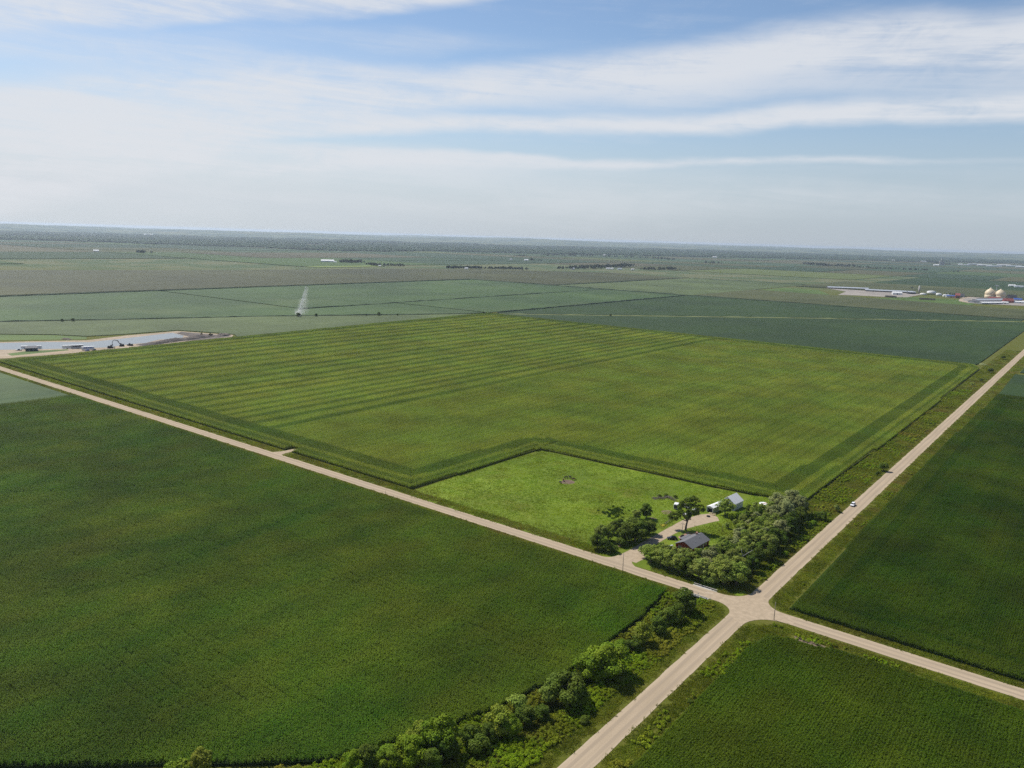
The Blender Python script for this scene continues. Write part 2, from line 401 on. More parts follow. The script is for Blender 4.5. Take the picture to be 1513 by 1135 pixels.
# ------------------------------------------------------------------ scatter with geometry nodes (crops, weeds, grass: nothing one could count)
def scatter(name, P, rz, sc, tone, pick, protos, label, cat):
    me = bpy.data.meshes.new(name)
    P = np.asarray(P, np.float32); n = len(P)
    me.vertices.add(n); me.vertices.foreach_set('co', P.ravel())
    for nm, arr, ty in (('rz', rz, 'FLOAT'), ('sc', sc, 'FLOAT'), ('tone', tone, 'FLOAT'), ('pick', pick, 'INT')):
        a = me.attributes.new(nm, ty, 'POINT'); a.data.foreach_set('value', np.ascontiguousarray(np.broadcast_to(arr, n), dtype=np.int32 if ty == 'INT' else np.float32))
    me.update()
    o = link(name, me)
    c = bpy.data.collections.new(name + '_kinds')
    for p in protos: c.objects.link(p)
    g = bpy.data.node_groups.new(name + '_scatter', 'GeometryNodeTree')
    g.interface.new_socket('Geometry', in_out='INPUT', socket_type='NodeSocketGeometry'); g.interface.new_socket('Geometry', in_out='OUTPUT', socket_type='NodeSocketGeometry')
    N = g.nodes; Lk = g.links
    gi_ = N.new('NodeGroupInput'); go = N.new('NodeGroupOutput'); iop = N.new('GeometryNodeInstanceOnPoints'); ci = N.new('GeometryNodeCollectionInfo')
    ci.inputs['Collection'].default_value = c; ci.inputs['Separate Children'].default_value = True; ci.inputs['Reset Children'].default_value = True
    iop.inputs['Pick Instance'].default_value = True
    def na(nm, ty):
        q = N.new('GeometryNodeInputNamedAttribute'); q.data_type = ty; q.inputs['Name'].default_value = nm
        return q.outputs['Attribute']
    cx = N.new('ShaderNodeCombineXYZ'); Lk.new(na('rz', 'FLOAT'), cx.inputs[2])
    Lk.new(gi_.outputs[0], iop.inputs['Points']); Lk.new(ci.outputs[0], iop.inputs['Instance'])
    Lk.new(na('pick', 'INT'), iop.inputs['Instance Index']); Lk.new(cx.outputs[0], iop.inputs['Rotation']); Lk.new(na('sc', 'FLOAT'), iop.inputs['Scale'])
    Lk.new(iop.outputs[0], go.inputs[0])
    md = o.modifiers.new('scatter', 'NODES'); md.node_group = g
    return tag(o, label, cat, kind='stuff')

def proto(name, me):
    return bpy.data.objects.new(name, me)

def merge_mats(name, parts):
    """parts: list of (V, Q, material)"""
    V = []; Q = []; idx = []; n = 0
    for k, (v, q, mt) in enumerate(parts):
        V.append(v); Q.append(np.asarray(q) + n); idx += [k] * len(q); n += len(v)
    me = np_mesh(name, np.concatenate(V), np.concatenate(Q))
    for _, _, mt in parts: me.materials.append(mt)
    me.polygons.foreach_set('material_index', np.array(idx, np.int32)); me.update()
    return me

def corn_patch(name, seed, rows=6, length=4.56, dx=0.76, gap=0.27, mat=None, tassels=0.8, h=2.2, leafw=0.13, tm='tassel', tw=.07):
    g = np.random.default_rng(seed); V = []; Q = []; TV = []; TQ = []
    for r in range(rows):
        x0 = (r + 0.5) * dx - rows * dx / 2
        for k in range(int(length / gap)):
            y0 = -length / 2 + (k + 0.5) * gap + g.normal(0, 0.04); x = x0 + g.normal(0, 0.04); hh = h * g.uniform(0.80, 1.14)
            if g.random() < .06: continue
            a0 = g.uniform(0, math.pi)
            for l in range(6):
                a = a0 + l * math.pi + g.normal(0, 0.5); z0 = hh * (0.42 + 0.105 * l); d = np.array([math.cos(a), math.sin(a)]); nn = np.array([-d[1], d[0]]) * leafw / 2
                ln = g.uniform(0.5, 0.8) * (1.0 if l < 4 else 0.75); up = g.uniform(0.12, 0.35); dr = g.uniform(0.0, 0.35)
                c0 = np.array([x, y0]); c1 = c0 + d * ln * 0.5; c2 = c0 + d * ln
                i = len(V)
                V += [(*(c0 - nn * .5), z0), (*(c0 + nn * .5), z0), (*(c1 + nn), z0 + up), (*(c1 - nn), z0 + up), (*(c2 + nn * .3), z0 + up - dr), (*(c2 - nn * .3), z0 + up - dr)]
                Q += [(i, i + 1, i + 2, i + 3), (i + 3, i + 2, i + 4, i + 5)]
            if g.random() < tassels:
                for q in range(2):
                    a = g.uniform(0, math.pi); w = tw; i = len(TV); ox, oy = math.cos(a) * w, math.sin(a) * w
                    TV += [(x - ox * .3, y0 - oy * .3, hh), (x + ox * .3, y0 + oy * .3, hh), (x + ox, y0 + oy, hh + 0.33), (x - ox, y0 - oy, hh + 0.33)]
                    TQ += [(i, i + 1, i + 2, i + 3)]
    parts = [(np.array(V), np.array(Q), mat)]
    if TV: parts.append((np.array(TV), np.array(TQ), M[tm]))
    return proto(name, merge_mats(name, parts))

def tuft_patch(name, seed, n, size, hmin, hmax, width, mat, spread=1.0):
    """a square of upright blades/leaves"""
    g = np.random.default_rng(seed)
    P = g.uniform(-size / 2, size / 2, (n, 2)); a = g.uniform(0, 2 * math.pi, n); h = g.uniform(hmin, hmax, n); w = width * g.uniform(0.6, 1.4, n)
    lean = g.normal(0, 0.45 * spread, (n, 2)) * h[:, None]; d = np.stack([np.cos(a), np.sin(a)], 1) * w[:, None] / 2
    z = np.zeros(n)
    V = np.stack([np.c_[P - d, z], np.c_[P + d, z], np.c_[P + d * 0.6 + lean, h], np.c_[P - d * 0.6 + lean, h]], 1).reshape(-1, 3)
    return proto(name, merge_mats(name, [(V, np.arange(4 * n).reshape(n, 4), mat)]))

def leafballs(seed, lobes, dens, size, flatk=1.0, jitter=0.45, up=0.35):
    """leaf faces on and inside lobes: lobes = [(x,y,z,rx,ry,rz)]"""
    g = np.random.default_rng(seed); out = []
    for (x, y, z, rx, ry, rz) in lobes:
        n = max(12, int(dens * (rx * ry + ry * rz + rx * rz) / 3 * 4 * math.pi / (size * size)))
        d = g.normal(size=(n, 3)); d /= np.linalg.norm(d, axis=1)[:, None]
        d[:, 2] = np.where(d[:, 2] < -0.45, -d[:, 2], d[:, 2])
        r = g.uniform(0.62, 1.06, n) ** 0.6
        P = np.array([x, y, z]) + d * r[:, None] * np.array([rx, ry, rz])
        nr = d + np.array([0, 0, up]) + g.normal(0, jitter, (n, 3)); nr /= np.linalg.norm(nr, axis=1)[:, None]
        t1 = np.cross(nr, g.normal(size=(n, 3))); t1 /= np.linalg.norm(t1, axis=1)[:, None]; t2 = np.cross(nr, t1)
        s = size * g.uniform(0.55, 1.35, n)[:, None]; k = g.uniform(0.45, 0.85, n)[:, None]
        out.append(np.stack([P - t1 * s, P + t2 * s * k, P + t1 * s, P - t2 * s * k], 1))
    V = np.concatenate(out).reshape(-1, 3)
    return V, np.arange(len(V)).reshape(-1, 4)

def clump_proto(name, seed, r, h, size, mat, nl=4, dens=0.45):
    g = np.random.default_rng(seed)
    lobes = [(g.uniform(-r, r) * .6, g.uniform(-r, r) * .6, h * g.uniform(0.35, 0.6), r * g.uniform(.45, .7), r * g.uniform(.45, .7), h * g.uniform(.35, .5)) for _ in range(nl)]
    V, Q = leafballs(seed, lobes, dens, size)
    V[:, 2] = np.maximum(V[:, 2], 0.0)
    return proto(name, merge_mats(name, [(V, Q, mat)]))

def inpoly(P, poly):
    x, y = P[:, 0], P[:, 1]; c = np.zeros(len(P), bool); n = len(poly); j = n - 1
    for i in range(n):
        xi, yi = poly[i]; xj, yj = poly[j]
        if yi != yj:
            c ^= ((yi > y) != (yj > y)) & (x < (xj - xi) * (y - yi) / (yj - yi) + xi)
        j = i
    return c
def gridpts(poly, dx, dy, ox=0.0, oy=0.0):
    p = np.array(poly); x = np.arange(p[:, 0].min() + dx / 2 + ox, p[:, 0].max(), dx); y = np.arange(p[:, 1].min() + dy / 2 + oy, p[:, 1].max(), dy)
    G = np.stack(np.meshgrid(x, y, indexing='ij'), -1).reshape(-1, 2)
    return G[inpoly(G, poly)]
def edgedist(P, poly):
    d = np.full(len(P), 1e9); dirx = np.zeros(len(P), bool)
    for i in range(len(poly)):
        a = np.array(poly[i]); b_ = np.array(poly[(i + 1) % len(poly)]); v = b_ - a
        t = np.clip(((P - a) @ v) / (v @ v), 0, 1); q = np.linalg.norm(P - (a + t[:, None] * v), axis=1)
        k = q < d; d = np.where(k, q, d); dirx = np.where(k, abs(v[0]) > abs(v[1]), dirx)
    return d, dirx
def vis(P, z=1.0, pad=60, maxd=None):
    """points the photograph could see (with a margin to step aside)"""
    d = np.c_[P, np.full(len(P), z)] - np.array([0, 0, H]); q = d @ RM
    ok = q[:, 2] > 5
    u = q[:, 0] / np.maximum(q[:, 2], 1) * F + CX; v = q[:, 1] / np.maximum(q[:, 2], 1) * F + CY
    return ok & (u > -pad * 2) & (u < 1513 + pad * 2) & (v < 1135 + pad * 2)
def vnoise(P, s, seed=0):
    """smooth value noise 0..1 on points"""
    q = P / s; i = np.floor(q).astype(np.int64); f = q - i; f = f * f * (3 - 2 * f)
    def hsh(a, b_): 
        h = (a * 374761393 + b_ * 668265263 + seed * 1442695041) & 0xffffffff
        h = ((h ^ (h >> 13)) * 1274126177) & 0xffffffff
        return ((h ^ (h >> 16)) & 0xffff) / 65535.0
    a = hsh(i[:, 0], i[:, 1]); b_ = hsh(i[:, 0] + 1, i[:, 1]); c = hsh(i[:, 0], i[:, 1] + 1); d = hsh(i[:, 0] + 1, i[:, 1] + 1)
    return (a * (1 - f[:, 0]) + b_ * f[:, 0]) * (1 - f[:, 1]) + (c * (1 - f[:, 0]) + d * f[:, 0]) * f[:, 1]

PT = 4.56
corn_near_s = [corn_patch('corn_clump_small', 15 + i, rows=2, length=1.52, mat=M['corn_near'], tassels=0.5, gap=0.30, leafw=.18) for i in range(4)]
corn_near = [corn_patch('corn_clump', 10 + i, mat=M['corn_near'], tassels=0.45, gap=0.31, leafw=.18) for i in range(5)] + corn_near_s
corn_side_s = [corn_patch('corn_clump_small', 25 + i, rows=2, length=1.52, mat=M['corn_side'], tassels=0.2, gap=0.25, h=2.0) for i in range(4)]
corn_side = [corn_patch('corn_clump', 20 + i, mat=M['corn_side'], tassels=0.25, gap=0.31, h=2.0, leafw=.18) for i in range(5)] + corn_side_s
corn_mid = [corn_patch('corn_clump', 30 + i, rows=3, mat=M['corn_mid'], tassels=0.95, gap=0.34, leafw=0.19, tm='tassel_mid', tw=.12) for i in range(5)]

def crop(name, poly, protos, label, cat, head=18.0, hs=1.0, headtone=None, small=None):
    G = gridpts(poly, PT, PT); full = np.ones(len(G), bool); h = PT / 2 - .02
    for sx in (-1, 1):
        for sy in (-1, 1): full &= inpoly(G + np.array([sx * h, sy * h]), poly)
    A = G[full]; p0 = np.array(poly).min(0)
    cells = set(map(tuple, np.floor((A - p0) / PT).astype(int)))
    B_ = gridpts(poly, 1.52, 1.52)
    q = np.floor((B_ - p0) / PT).astype(int)
    B_ = B_[np.array([tuple(c) not in cells for c in q], bool)]
    P = np.concatenate([A, B_]); sm = np.r_[np.zeros(len(A), bool), np.ones(len(B_), bool)]
    k = vis(P); P, sm = P[k], sm[k]
    d, dirx = edgedist(P, poly); n = len(P); hd = (d < head)
    rot = np.where(hd & dirx, math.pi / 2, 0.0) + np.where(rng.random(n) < .5, math.pi, 0)
    w = vnoise(P, 38, 1) * .5 + vnoise(P, 13, 2) * .3 + vnoise(P, 5, 3) * .2
    sc = hs * (0.90 + 0.2 * w + rng.normal(0, .02, n))
    tn = np.clip((vnoise(P, 60, 4) * .45 + vnoise(P, 24, 5) * .35 + vnoise(P, 8, 6) * .2 - .25) * 0.9 + rng.normal(0, .04, n), 0, 1)
    if 'near_left' in name:
        for (q, r, a) in (((720, 800), 34, .30), ((520, 900), 40, .22), ((150, 850), 45, .12), ((330, 670), 40, .10)):
            tn = tn + a * np.exp(-((P - np.array(at(*q))) ** 2).sum(1) / (2 * r * r))
        sw = np.minimum(edgedist(P, [at(120, 880), at(230, 855), at(360, 800), at(480, 752), at(360, 800), at(230, 855)])[0], edgedist(P, [at(-60, 735), at(100, 728), at(280, 722), at(100, 728)])[0] * 1.6)
        tn = tn - .30 * np.exp(-(sw / 5.0) ** 2); sc = sc * (1 - .10 * np.exp(-(sw / 4.0) ** 2))
    tn = np.clip(tn + .16 * (vnoise(np.c_[P[:, 0], P[:, 1] * .06], 9.12, 16) - .5) + .10 * np.sin(P[:, 0] / 9.12 * math.pi), 0, 1)      # planter passes
    if headtone is not None: tn = np.where(hd, headtone(P, d), tn)
    if 'soy' in protos[0].name: rot = rng.integers(0, 4, n) * math.pi / 2
    nb = len(protos) - len(small); pk = np.where(sm, nb + rng.integers(0, len(small), n), rng.integers(0, nb, n))
    return scatter(name, np.c_[P, zg(P[:, 0], P[:, 1])], rot, sc, tn, pk, protos, label, cat)

# ---- fields near the crossroads
left_poly = [(-655, 60), (-655, 267.3), (-126.5, 267.3), (-123.2, 240), (-123.6, 190), (-127.5, 165), (-136, 140), (-147, 118), at(500, 1127), at(400, 1131), at(250, 1133), at(120, 1135), at(0, 1136), at(-150, 1136), at(-500, 1136)]
sheet('field', left_poly, 0.02, M['canopy_shade'], 'dark green slab under the near left corn, coloured as the shade between its stalks', 'field', thick=0.7)
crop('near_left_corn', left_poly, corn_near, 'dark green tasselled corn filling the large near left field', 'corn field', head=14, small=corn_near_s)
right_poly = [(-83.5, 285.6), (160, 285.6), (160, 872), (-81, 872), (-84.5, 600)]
sheet('field', right_poly, 0.02, M['canopy_shade'], 'dark green slab under the right corn, coloured as the shade between its stalks', 'field', thick=0.7)
crop('right_corn', right_poly, corn_side, 'deep green corn with visible rows right of the side road', 'corn field', head=16,
     headtone=lambda P, d: np.where(d < 7, 0.55, np.where(d < 15, 0.05, 0.3)), small=corn_side_s)
low_poly = [(-84.5, 100), (-84.5, 246), (-83.0, 258.5), (-76, 262.6), (-66, 263.4), (-61, 266.3), (100, 266.5), (100, 100)]
def soy_patch(name, seed, n):
    g = np.random.default_rng(seed); lob = []; sz = n * .76
    for r in range(n):
        for k in range(int(sz / .57)):
            lob.append(((r + .5) * .76 - sz / 2 + g.normal(0, .06), (k + .5) * .57 - sz / 2 + g.normal(0, .08), .62 * g.uniform(.85, 1.15), .47, .42, .30 * g.uniform(.8, 1.2)))
    V, Q = leafballs(seed, lob, 0.42, 0.15, jitter=.5, up=.8); V[:, 2] = np.maximum(V[:, 2], .02)
    return proto(name, merge_mats(name, [(V, Q, M['soy'])]))
soy_small = [soy_patch('soy_clump_small', 66 + i, 2) for i in range(3)]
soy_kinds = [soy_patch('soy_clump', 60 + i, 6) for i in range(5)] + soy_small
M['soy_shade_slab'] = soilmat('soy_shade_slab', (0.028, 0.048, 0.006), (0.045, 0.068, 0.008), 0.6)  # slab under the low crop, darkened to stand for shade between plants
sheet('field', low_poly, 0.02, M['soy_shade_slab'], 'dark green slab under the lower right crop, coloured as the shade between its plants', 'field', thick=0.45)
crop('low_right_crop', low_poly, soy_kinds, 'smooth green crop in the lower right corner field', 'crop field', head=0, hs=1.15, small=soy_small)

# ---- the big striped field
mid_poly = [(-868, 289), (-404.5, 289), (-404.5, 296), (-397, 296), (-397, 289), (-291, 289), (-287.5, 404), (-160, 409), (-128, 414), (-120.5, 420), (-118.5, 600), (-119.5, 1050), (-130, 1078), (-893, 1078), (-890, 800)]
sheet('field', mid_poly, 0.02, M['canopy_mid'], 'floor of the large striped cornfield', 'field', thick=0.9)
core_poly = [(-868, 289), (-291, 289), (-287.5, 404), (-120.5, 412), (-118.5, 600), (-119.5, 1050), (-130, 1078), (-893, 1078), (-890, 800)]
def midtone(P, d, dirx):
    n = len(P); x = P[:, 0]; y = P[:, 1]
    w = vnoise(P, 45, 8) * .6 + vnoise(P, 16, 9) * .4
    cen = [-895, -869, -838, -813, -790, -761, -735, -704, -677, -651, -628, -602, -581, -562, -541, -523, -507.5, -492, -474, -453, -430]
    ph = np.interp(x + 1.2 * np.sin(y / 90.0), cen, np.arange(len(cen))) % 1.0
    stripe = np.clip((0.27 - np.abs(ph - 0.0 - (ph > .5))) / 0.16, 0, 1) * (.80 + .4 * (vnoise(np.c_[x * .5, y * .12], 16, 18) - .3))
    left = x < -442 + 3 * np.sin(y / 60.0)
    rows = ((x + 837) % 9.12) / 9.12
    fine = np.where(rows < 0.3, 0.28, 0.0)
    t = np.where(left, 0.0 + 0.82 * np.clip(stripe, 0, 1), 0.02 + fine * .75 + 0.20 * vnoise(np.c_[x, y * .05], 5, 12) + 0.16 * vnoise(np.c_[x, y * .12], 17, 13))
    # headlands
    hd = d < 24
    band = np.where(d < 3.0, 0.30, np.where(d < 6.2, 0.72, np.where(d < 11, 0.15, np.where(d < 22, 0.85, 0.1))))
    t = np.where(hd, band, t)
    return np.clip(t + (w - .5) * .16 + rng.normal(0, .03, n), 0, 1)
P = gridpts(mid_poly, 2.28, 4.56); d, dirx = edgedist(P, core_poly)
keep = ~((d < 24) & dirx); A1 = P[keep]
P2 = gridpts(mid_poly, 4.56, 2.28); d2, dirx2 = edgedist(P2, core_poly); A2 = P2[(d2 < 24) & dirx2]
PP = np.concatenate([A1, A2]); rr = np.concatenate([np.zeros(len(A1)), np.full(len(A2), math.pi / 2)])
k = vis(PP); PP = PP[k]; rr = rr[k] + np.where(rng.random(len(PP)) < .5, math.pi, 0)
d, dirx = edgedist(PP, core_poly); tn = midtone(PP, d, dirx)
sc = 0.93 + 0.14 * vnoise(PP, 30, 14) + rng.normal(0, .015, len(PP)) + 0.05 * (tn > .55)
scatter('striped_corn', np.c_[PP, np.zeros(len(PP))], rr, sc, tn, rng.integers(0, 5, len(PP)), corn_mid,
        'olive tasselled corn in long light and dark stripes in the large central field', 'corn field')

# ---- pasture, farmyard grass
past_poly = [(-289, 281.6), (-287, 403), (-160, 408), (-128, 412.5), (-122, 411), (-118, 405), (-102, 404), (-102, 284), (-150, 281.5)]
M['pasture'] = cropmat('pasture_ground', (0.1012, 0.1518, 0.0070), (0.1426, 0.1932, 0.0126), fine=0.9, streak=0.05, bumpd=0.22, big=0.02, c3=(0.1242, 0.1288, 0.0098))
sheet('pasture', past_poly, 0.02, M['pasture'], 'bright green pasture and farmyard grass', 'pasture')
pk = [tuft_patch('grass_tuft', 70 + i, 130, 4.6, 0.10, 0.30, 0.20, M['pasture_blade'], 1.6) for i in range(4)]
P = gridpts(past_poly, 3.6, 3.6); P = P + rng.normal(0, .6, P.shape)
P = P[(P[:, 0] < -162) | (P[:, 1] > 330)]
dirtc = np.array([-236.0, 359.2])
P = P[np.linalg.norm(P - dirtc, axis=1) > 4.9]
def in_drive(P):
    c = np.interp(P[:, 1], [280, 283, 293, 320, 340, 356, 366], [-156.5, -156.5, -156.3, -155.6, -154.0, -150.5, -149]); w = np.interp(P[:, 1], [280, 284, 293, 331, 345, 358, 367], [9, 5.5, 3.4, 3.6, 4.6, 6.5, 3])
    return np.abs(P[:, 0] - c) < w + 1.6
P = P[~in_drive(P)]
w = vnoise(P, 26, 21) * .5 + vnoise(P, 9, 22) * .5
tn = np.clip((w - .55) * 1.5, 0, .8) + np.where((P[:, 1] < 300) & (P[:, 0] < -180), .45, 0) * vnoise(P, 14, 3)
scatter('pasture_grass', np.c_[P, np.full(len(P), .02)], rng.uniform(0, 6.28, len(P)), rng.uniform(.8, 1.3, len(P)) * (0.7 + .6 * w), np.clip(tn, 0, 1), rng.integers(0, 4, len(P)), pk,
        'bright green uneven pasture grass between the striped corn and the farm', 'grass')
for px, py, rx, ry in ((838.5, 712.5, 3.7, 4.3),):
    c = at(px, py)
    sheet('bare_earth', [(c[0] + rx * math.cos(a) * (1 + .12 * math.sin(3 * a)), c[1] + ry * math.sin(a)) for a in np.linspace(0, 6.28, 20, endpoint=False)], 0.034, M['soil'], 'round bare brown patch in the middle of the pasture', 'bare ground')
for (px, py), rx, ry, lb in (((985, 757), 2.5, 3.5, 'small bare brown patch of soil in the farmyard grass'), ((965, 766), 2.2, 1.2, 'narrow worn strip of soil beside the driveway trees'),
                             ((1195, 949), 6.0, 1.5, 'bare grey patch at the corner of the lower right field'), ((917, 806), 1.0, 2.2, 'pale bare strip under the driveway trees')):
    c = at(px, py)
    sheet('bare_earth', [(c[0] + rx * math.cos(a) * (1 + .2 * math.sin(3 * a + px)), c[1] + ry * math.sin(a)) for a in np.linspace(0, 6.28, 16, endpoint=False)], 0.036, M['soil'], lb, 'bare ground')

# ---- verges: grass along the roads, weeds in the ditches
gk = [tuft_patch('grass_tuft', 80 + i, 110, 2.6, 0.15, 0.45, 0.16, M['grass_blade'], 1.4) for i in range(4)]
strips = [[(-1100, 267.5), (-1100, 273.4), (-121, 273.4), (-121, 267.5)], [(-1000, 281.4), (-1000, 288.3), (-167, 288.3), (-167, 281.6)], [(-141, 281.6), (-141, 287), (-122, 288), (-104, 293), (-104, 288), (-108, 282)],
          [(-118.5, 291), (-118.5, 1300), (-100.3, 1300), (-100.3, 290)], [(-92.3, 289.5), (-92.3, 1300), (-80, 1300), (-84.5, 500), (-84.5, 287), (-80, 286), (60, 285.4), (60, 281.3), (-84, 281.3)],
          [(-112, 268), (-108, 272.8), (-102, 268), (-100.3, 262), (-100.3, 80), (-135, 80), (-122, 180), (-121, 266)], [(-92.3, 80), (-92.3, 260), (-84, 270), (-76, 273.3), (60, 273.3), (60, 266.5), (-64, 266.5), (-82, 260), (-85, 240), (-85, 80)]]
Ps = []
for s in strips:
    P = gridpts(s, 1.75, 1.75); Ps.append(P + rng.normal(0, .35, P.shape))
P = np.concatenate(Ps); P = P[vis(P, 0, 30)]; P = P[(np.abs(P[:, 1] - AY) > HW + 1.15) & (np.abs(P[:, 0] - BX) > HW + 1.15)]
P = P[~((P[:, 0] > -407) & (P[:, 0] < -395) & (P[:, 1] > AY))]
P = P[~(np.abs((P[:, 0] + 70.0) / 7.0) ** 2 + ((P[:, 1] - 265.6) / 2.2) ** 2 < 1)]
P = P[rng.random(len(P)) < np.clip(1.25 - np.hypot(P[:, 0], P[:, 1]) / 1400, .35, 1)]
w = vnoise(P, 9, 31) * .5 + vnoise(P, 30, 32) * .5
near = np.minimum(np.abs(np.abs(P[:, 1] - AY) - HW), np.abs(np.abs(P[:, 0] - BX) - HW))
tn = np.clip((w - .5) * 1.8, 0, .75) + np.where(near < 2.2, .35, 0) * vnoise(P, 20, 35)
scatter('verge_grass', np.c_[P, zg(P[:, 0], P[:, 1])], rng.uniform(0, 6.28, len(P)), rng.uniform(.75, 1.25, len(P)), np.clip(tn, 0, 1), rng.integers(0, 4, len(P)), gk,
        'rough green and straw coloured grass on the road verges', 'grass')
wk = [clump_proto('weed_clump', 90 + i, 0.75, 1.0, 0.17, M['weed'], nl=3) for i in range(5)]
Ps = []
P = gridpts([(-125.5, 266.5), (-121.5, 271.5), (-108, 271.5), (-104.8, 262), (-105.0, 210), (-105.6, 170), (-106.5, 80), (-176, 80), (-150, 110), (-135, 143), (-126, 170), (-122.6, 195), (-122.4, 240)], 1.1, 1.1); Ps.append(P)
P = gridpts([(-119, 404), (-119, 900), (-103.5, 900), (-103.5, 404)], 2.0, 2.0); Ps.append(P[vnoise(P, 12, 41) > .52])
P = gridpts([(-105, 296), (-101.3, 300), (-101.3, 400), (-112, 404), (-107, 380)], 1.6, 1.6); Ps.append(P[vnoise(P, 7, 42) > .35])
P = gridpts([(-89.5, 110), (-90.0, 250), (-85, 250), (-85, 110)], 1.3, 1.3); Ps.append(P[(vnoise(P, 9, 43) > .42) & (rng.random(len(P)) < .7)])
P = gridpts([(-84, 262.5), (-84, 269), (-40, 269), (-40, 266.4), (-62, 266.2), (-75, 263)], 1.8, 1.8); Ps.append(P[vnoise(P, 5, 44) > .5])
P = gridpts([(-90, 284), (-90, 520), (-84.5, 520), (-84.5, 284)], 2.2, 2.2); Ps.append(P[vnoise(P, 8, 45) > .62])
P = np.concatenate(Ps); P = P + rng.normal(0, .4, P.shape); P = P[vis(P, 0, 40)]
w = vnoise(P, 8, 51) * .6 + vnoise(P, 3, 52) * .4
scatter('ditch_weeds', np.c_[P, zg(P[:, 0], P[:, 1])], rng.uniform(0, 6.28, len(P)), (.45 + 1.1 * w) * rng.uniform(.75, 1.25, len(P)), np.clip((vnoise(P, 15, 53) - .45) * 1.6, 0, .8), rng.integers(0, 5, len(P)), wk,
        'lush light green weeds filling the ditches beside the gravel road', 'weeds')

# ------------------------------------------------------------------ farther fields (canopy slabs)
def field(poly, h, mat, label, name='field'):
    return sheet(name, poly, 0.03, mat, label, 'field', thick=h)
M['soy_teal'] = cropmat('soybean_teal', (0.0278, 0.0601, 0.0117), (0.0510, 0.0862, 0.0201), fine=0.10, streak=0.02, bumpd=0.5, big=0.004, c3=(0.0603, 0.0914, 0.0254))
M['soy_deep'] = cropmat('soybean_deep', (0.0153, 0.0363, 0.0037), (0.0249, 0.0474, 0.0053), fine=0.16, streak=0.02, bumpd=0.4, big=0.004, c3=(0.0183, 0.0388, 0.0056))
M['soy_pale'] = cropmat('soybean_pale', (0.0540, 0.0776, 0.0211), (0.0822, 0.1081, 0.0339), fine=0.10, streak=0.02, bumpd=0.5, big=0.006, c3=(0.0714, 0.0940, 0.0322))
M['corn_brown'] = cropmat('corn_brown', (0.0359, 0.0409, 0.0079), (0.0523, 0.0545, 0.0128), fine=0.08, streak=0.012, bumpd=0.6, big=0.003)
M['corn_olive'] = cropmat('corn_olive', (0.0459, 0.0556, 0.0126), (0.0677, 0.0725, 0.0213), fine=0.08, streak=0.012, bumpd=0.6, big=0.003)
M['bright'] = cropmat('bright_hay', (0.0553, 0.1001, 0.0105), (0.0843, 0.1265, 0.0211), fine=0.2, streak=0.02, bumpd=0.3, big=0.006)
M['lime'] = cropmat('lime_hay', (0.1130, 0.1339, 0.0208), (0.1368, 0.1487, 0.0357), fine=0.1, streak=0.02, bumpd=0.3, big=0.006)
L1 = [(-1224, 413), (-1163, 533), (-1073, 747), (-951, 963), (-895, 1080)]
field([(-655, 120), (-655, 267.3), (-1000, 267.3), (-1000, 120)], 0.8, M['soy_teal'], 'pale teal soybean wedge left of the near cornfield')
field([(-895, 1076), (-951, 957), (-1073, 741), (-1163, 527), (-1221, 409), at(-260, 480.5), at(-260, 493.5), at(0, 494.2), at(80, 495), at(128, 497.6), at(185, 494.5), at(262, 488.6), at(302, 491.2), at(346, 494.6), at(352, 499), (-890, 590), (-893, 820)], 0.8, M['soy_pale'], 'pale green field between the pond and the striped corn')
field([(-1632, 300), (-1234, 400), (-1170, 540), (-1080, 754), (-958, 972), (-905, 1086), (-1141, 1086), (-1141, 860), (-1632, 860)], 0.8, M['soy_teal'], 'teal soybean field around the irrigation spray')
field([(-1632, 866), (-1147, 866), (-1147, 1880), (-1632, 1880)], 0.9, M['soy_teal'], 'far teal soybean field behind the irrigation spray')
field([(-1141, 1092), (-905, 1092), (-905, 1880), (-1141, 1880)], 0.9, M['soy_teal'], 'teal soybean field behind the striped corn corner')
field([(-889, 1090), (-830, 1150), (-470, 1538), (-152, 1852), (-152, 1890), (-889, 1890)], 0.9, M['soy_deep'], 'deep green soybean field beyond the diagonal grass strip')
field([(-880, 1083), (-130, 1083), (-127, 1100), (-127, 1842), (-145, 1842), (-458, 1530), (-818, 1140)], 0.9, M['soy_deep'], 'dark green soybean field directly behind the striped corn')
field([(-1320, 1902), (-889, 1902), (-889, 2830), (-1320, 2830)], 0.9, M['soy_pale'], 'pale grey green field beyond the soybean fields')
field([(-880, 1906), (-120, 1906), (-120, 2230), (-880, 2330)], 2.2, M['corn_olive'], 'olive corn strip in front of the feedlot')
field([(-560, 2240), (-300, 2210), (-300, 2500), (-470, 2520)], 0.4, M['bright'], 'bright green grass plot between the feedlot and the domed bins')
field([(-870, 2345), (-660, 2330), (-760, 2560), (-870, 2560)], 0.4, M['bright'], 'bright green strip left of the feedlot')
field([(-880, 2700), (-120, 2700), (-120, 3300), (-880, 3300)], 2.2, M['corn_olive'], 'olive corn field beyond the feedlot')
field([(-790, 3310), (-120, 3310), (-120, 4300), (-790, 4300)], 0.9, M['soy_deep'], 'dark bluish soybean field behind the domed bins')
field([(-2700, 300), (-1652, 300), (-1652, 1895), (-1332, 1905), (-1345, 2800), (-1700, 2860), (-2250, 2300), (-2330, 1500)], 2.2, M['corn_brown'], 'long brownish corn field beyond the teal soybeans')
field([(-80, 1060), (160, 1060), (160, 1900), (-80, 1900)], 0.8, M['soy_deep'], 'green field right of the side road far end')
field([(-81, 880), (160, 880), (160, 1040), (-83, 1040)], 0.8, M['soy_deep'], 'teal plot beyond the right cornfield')

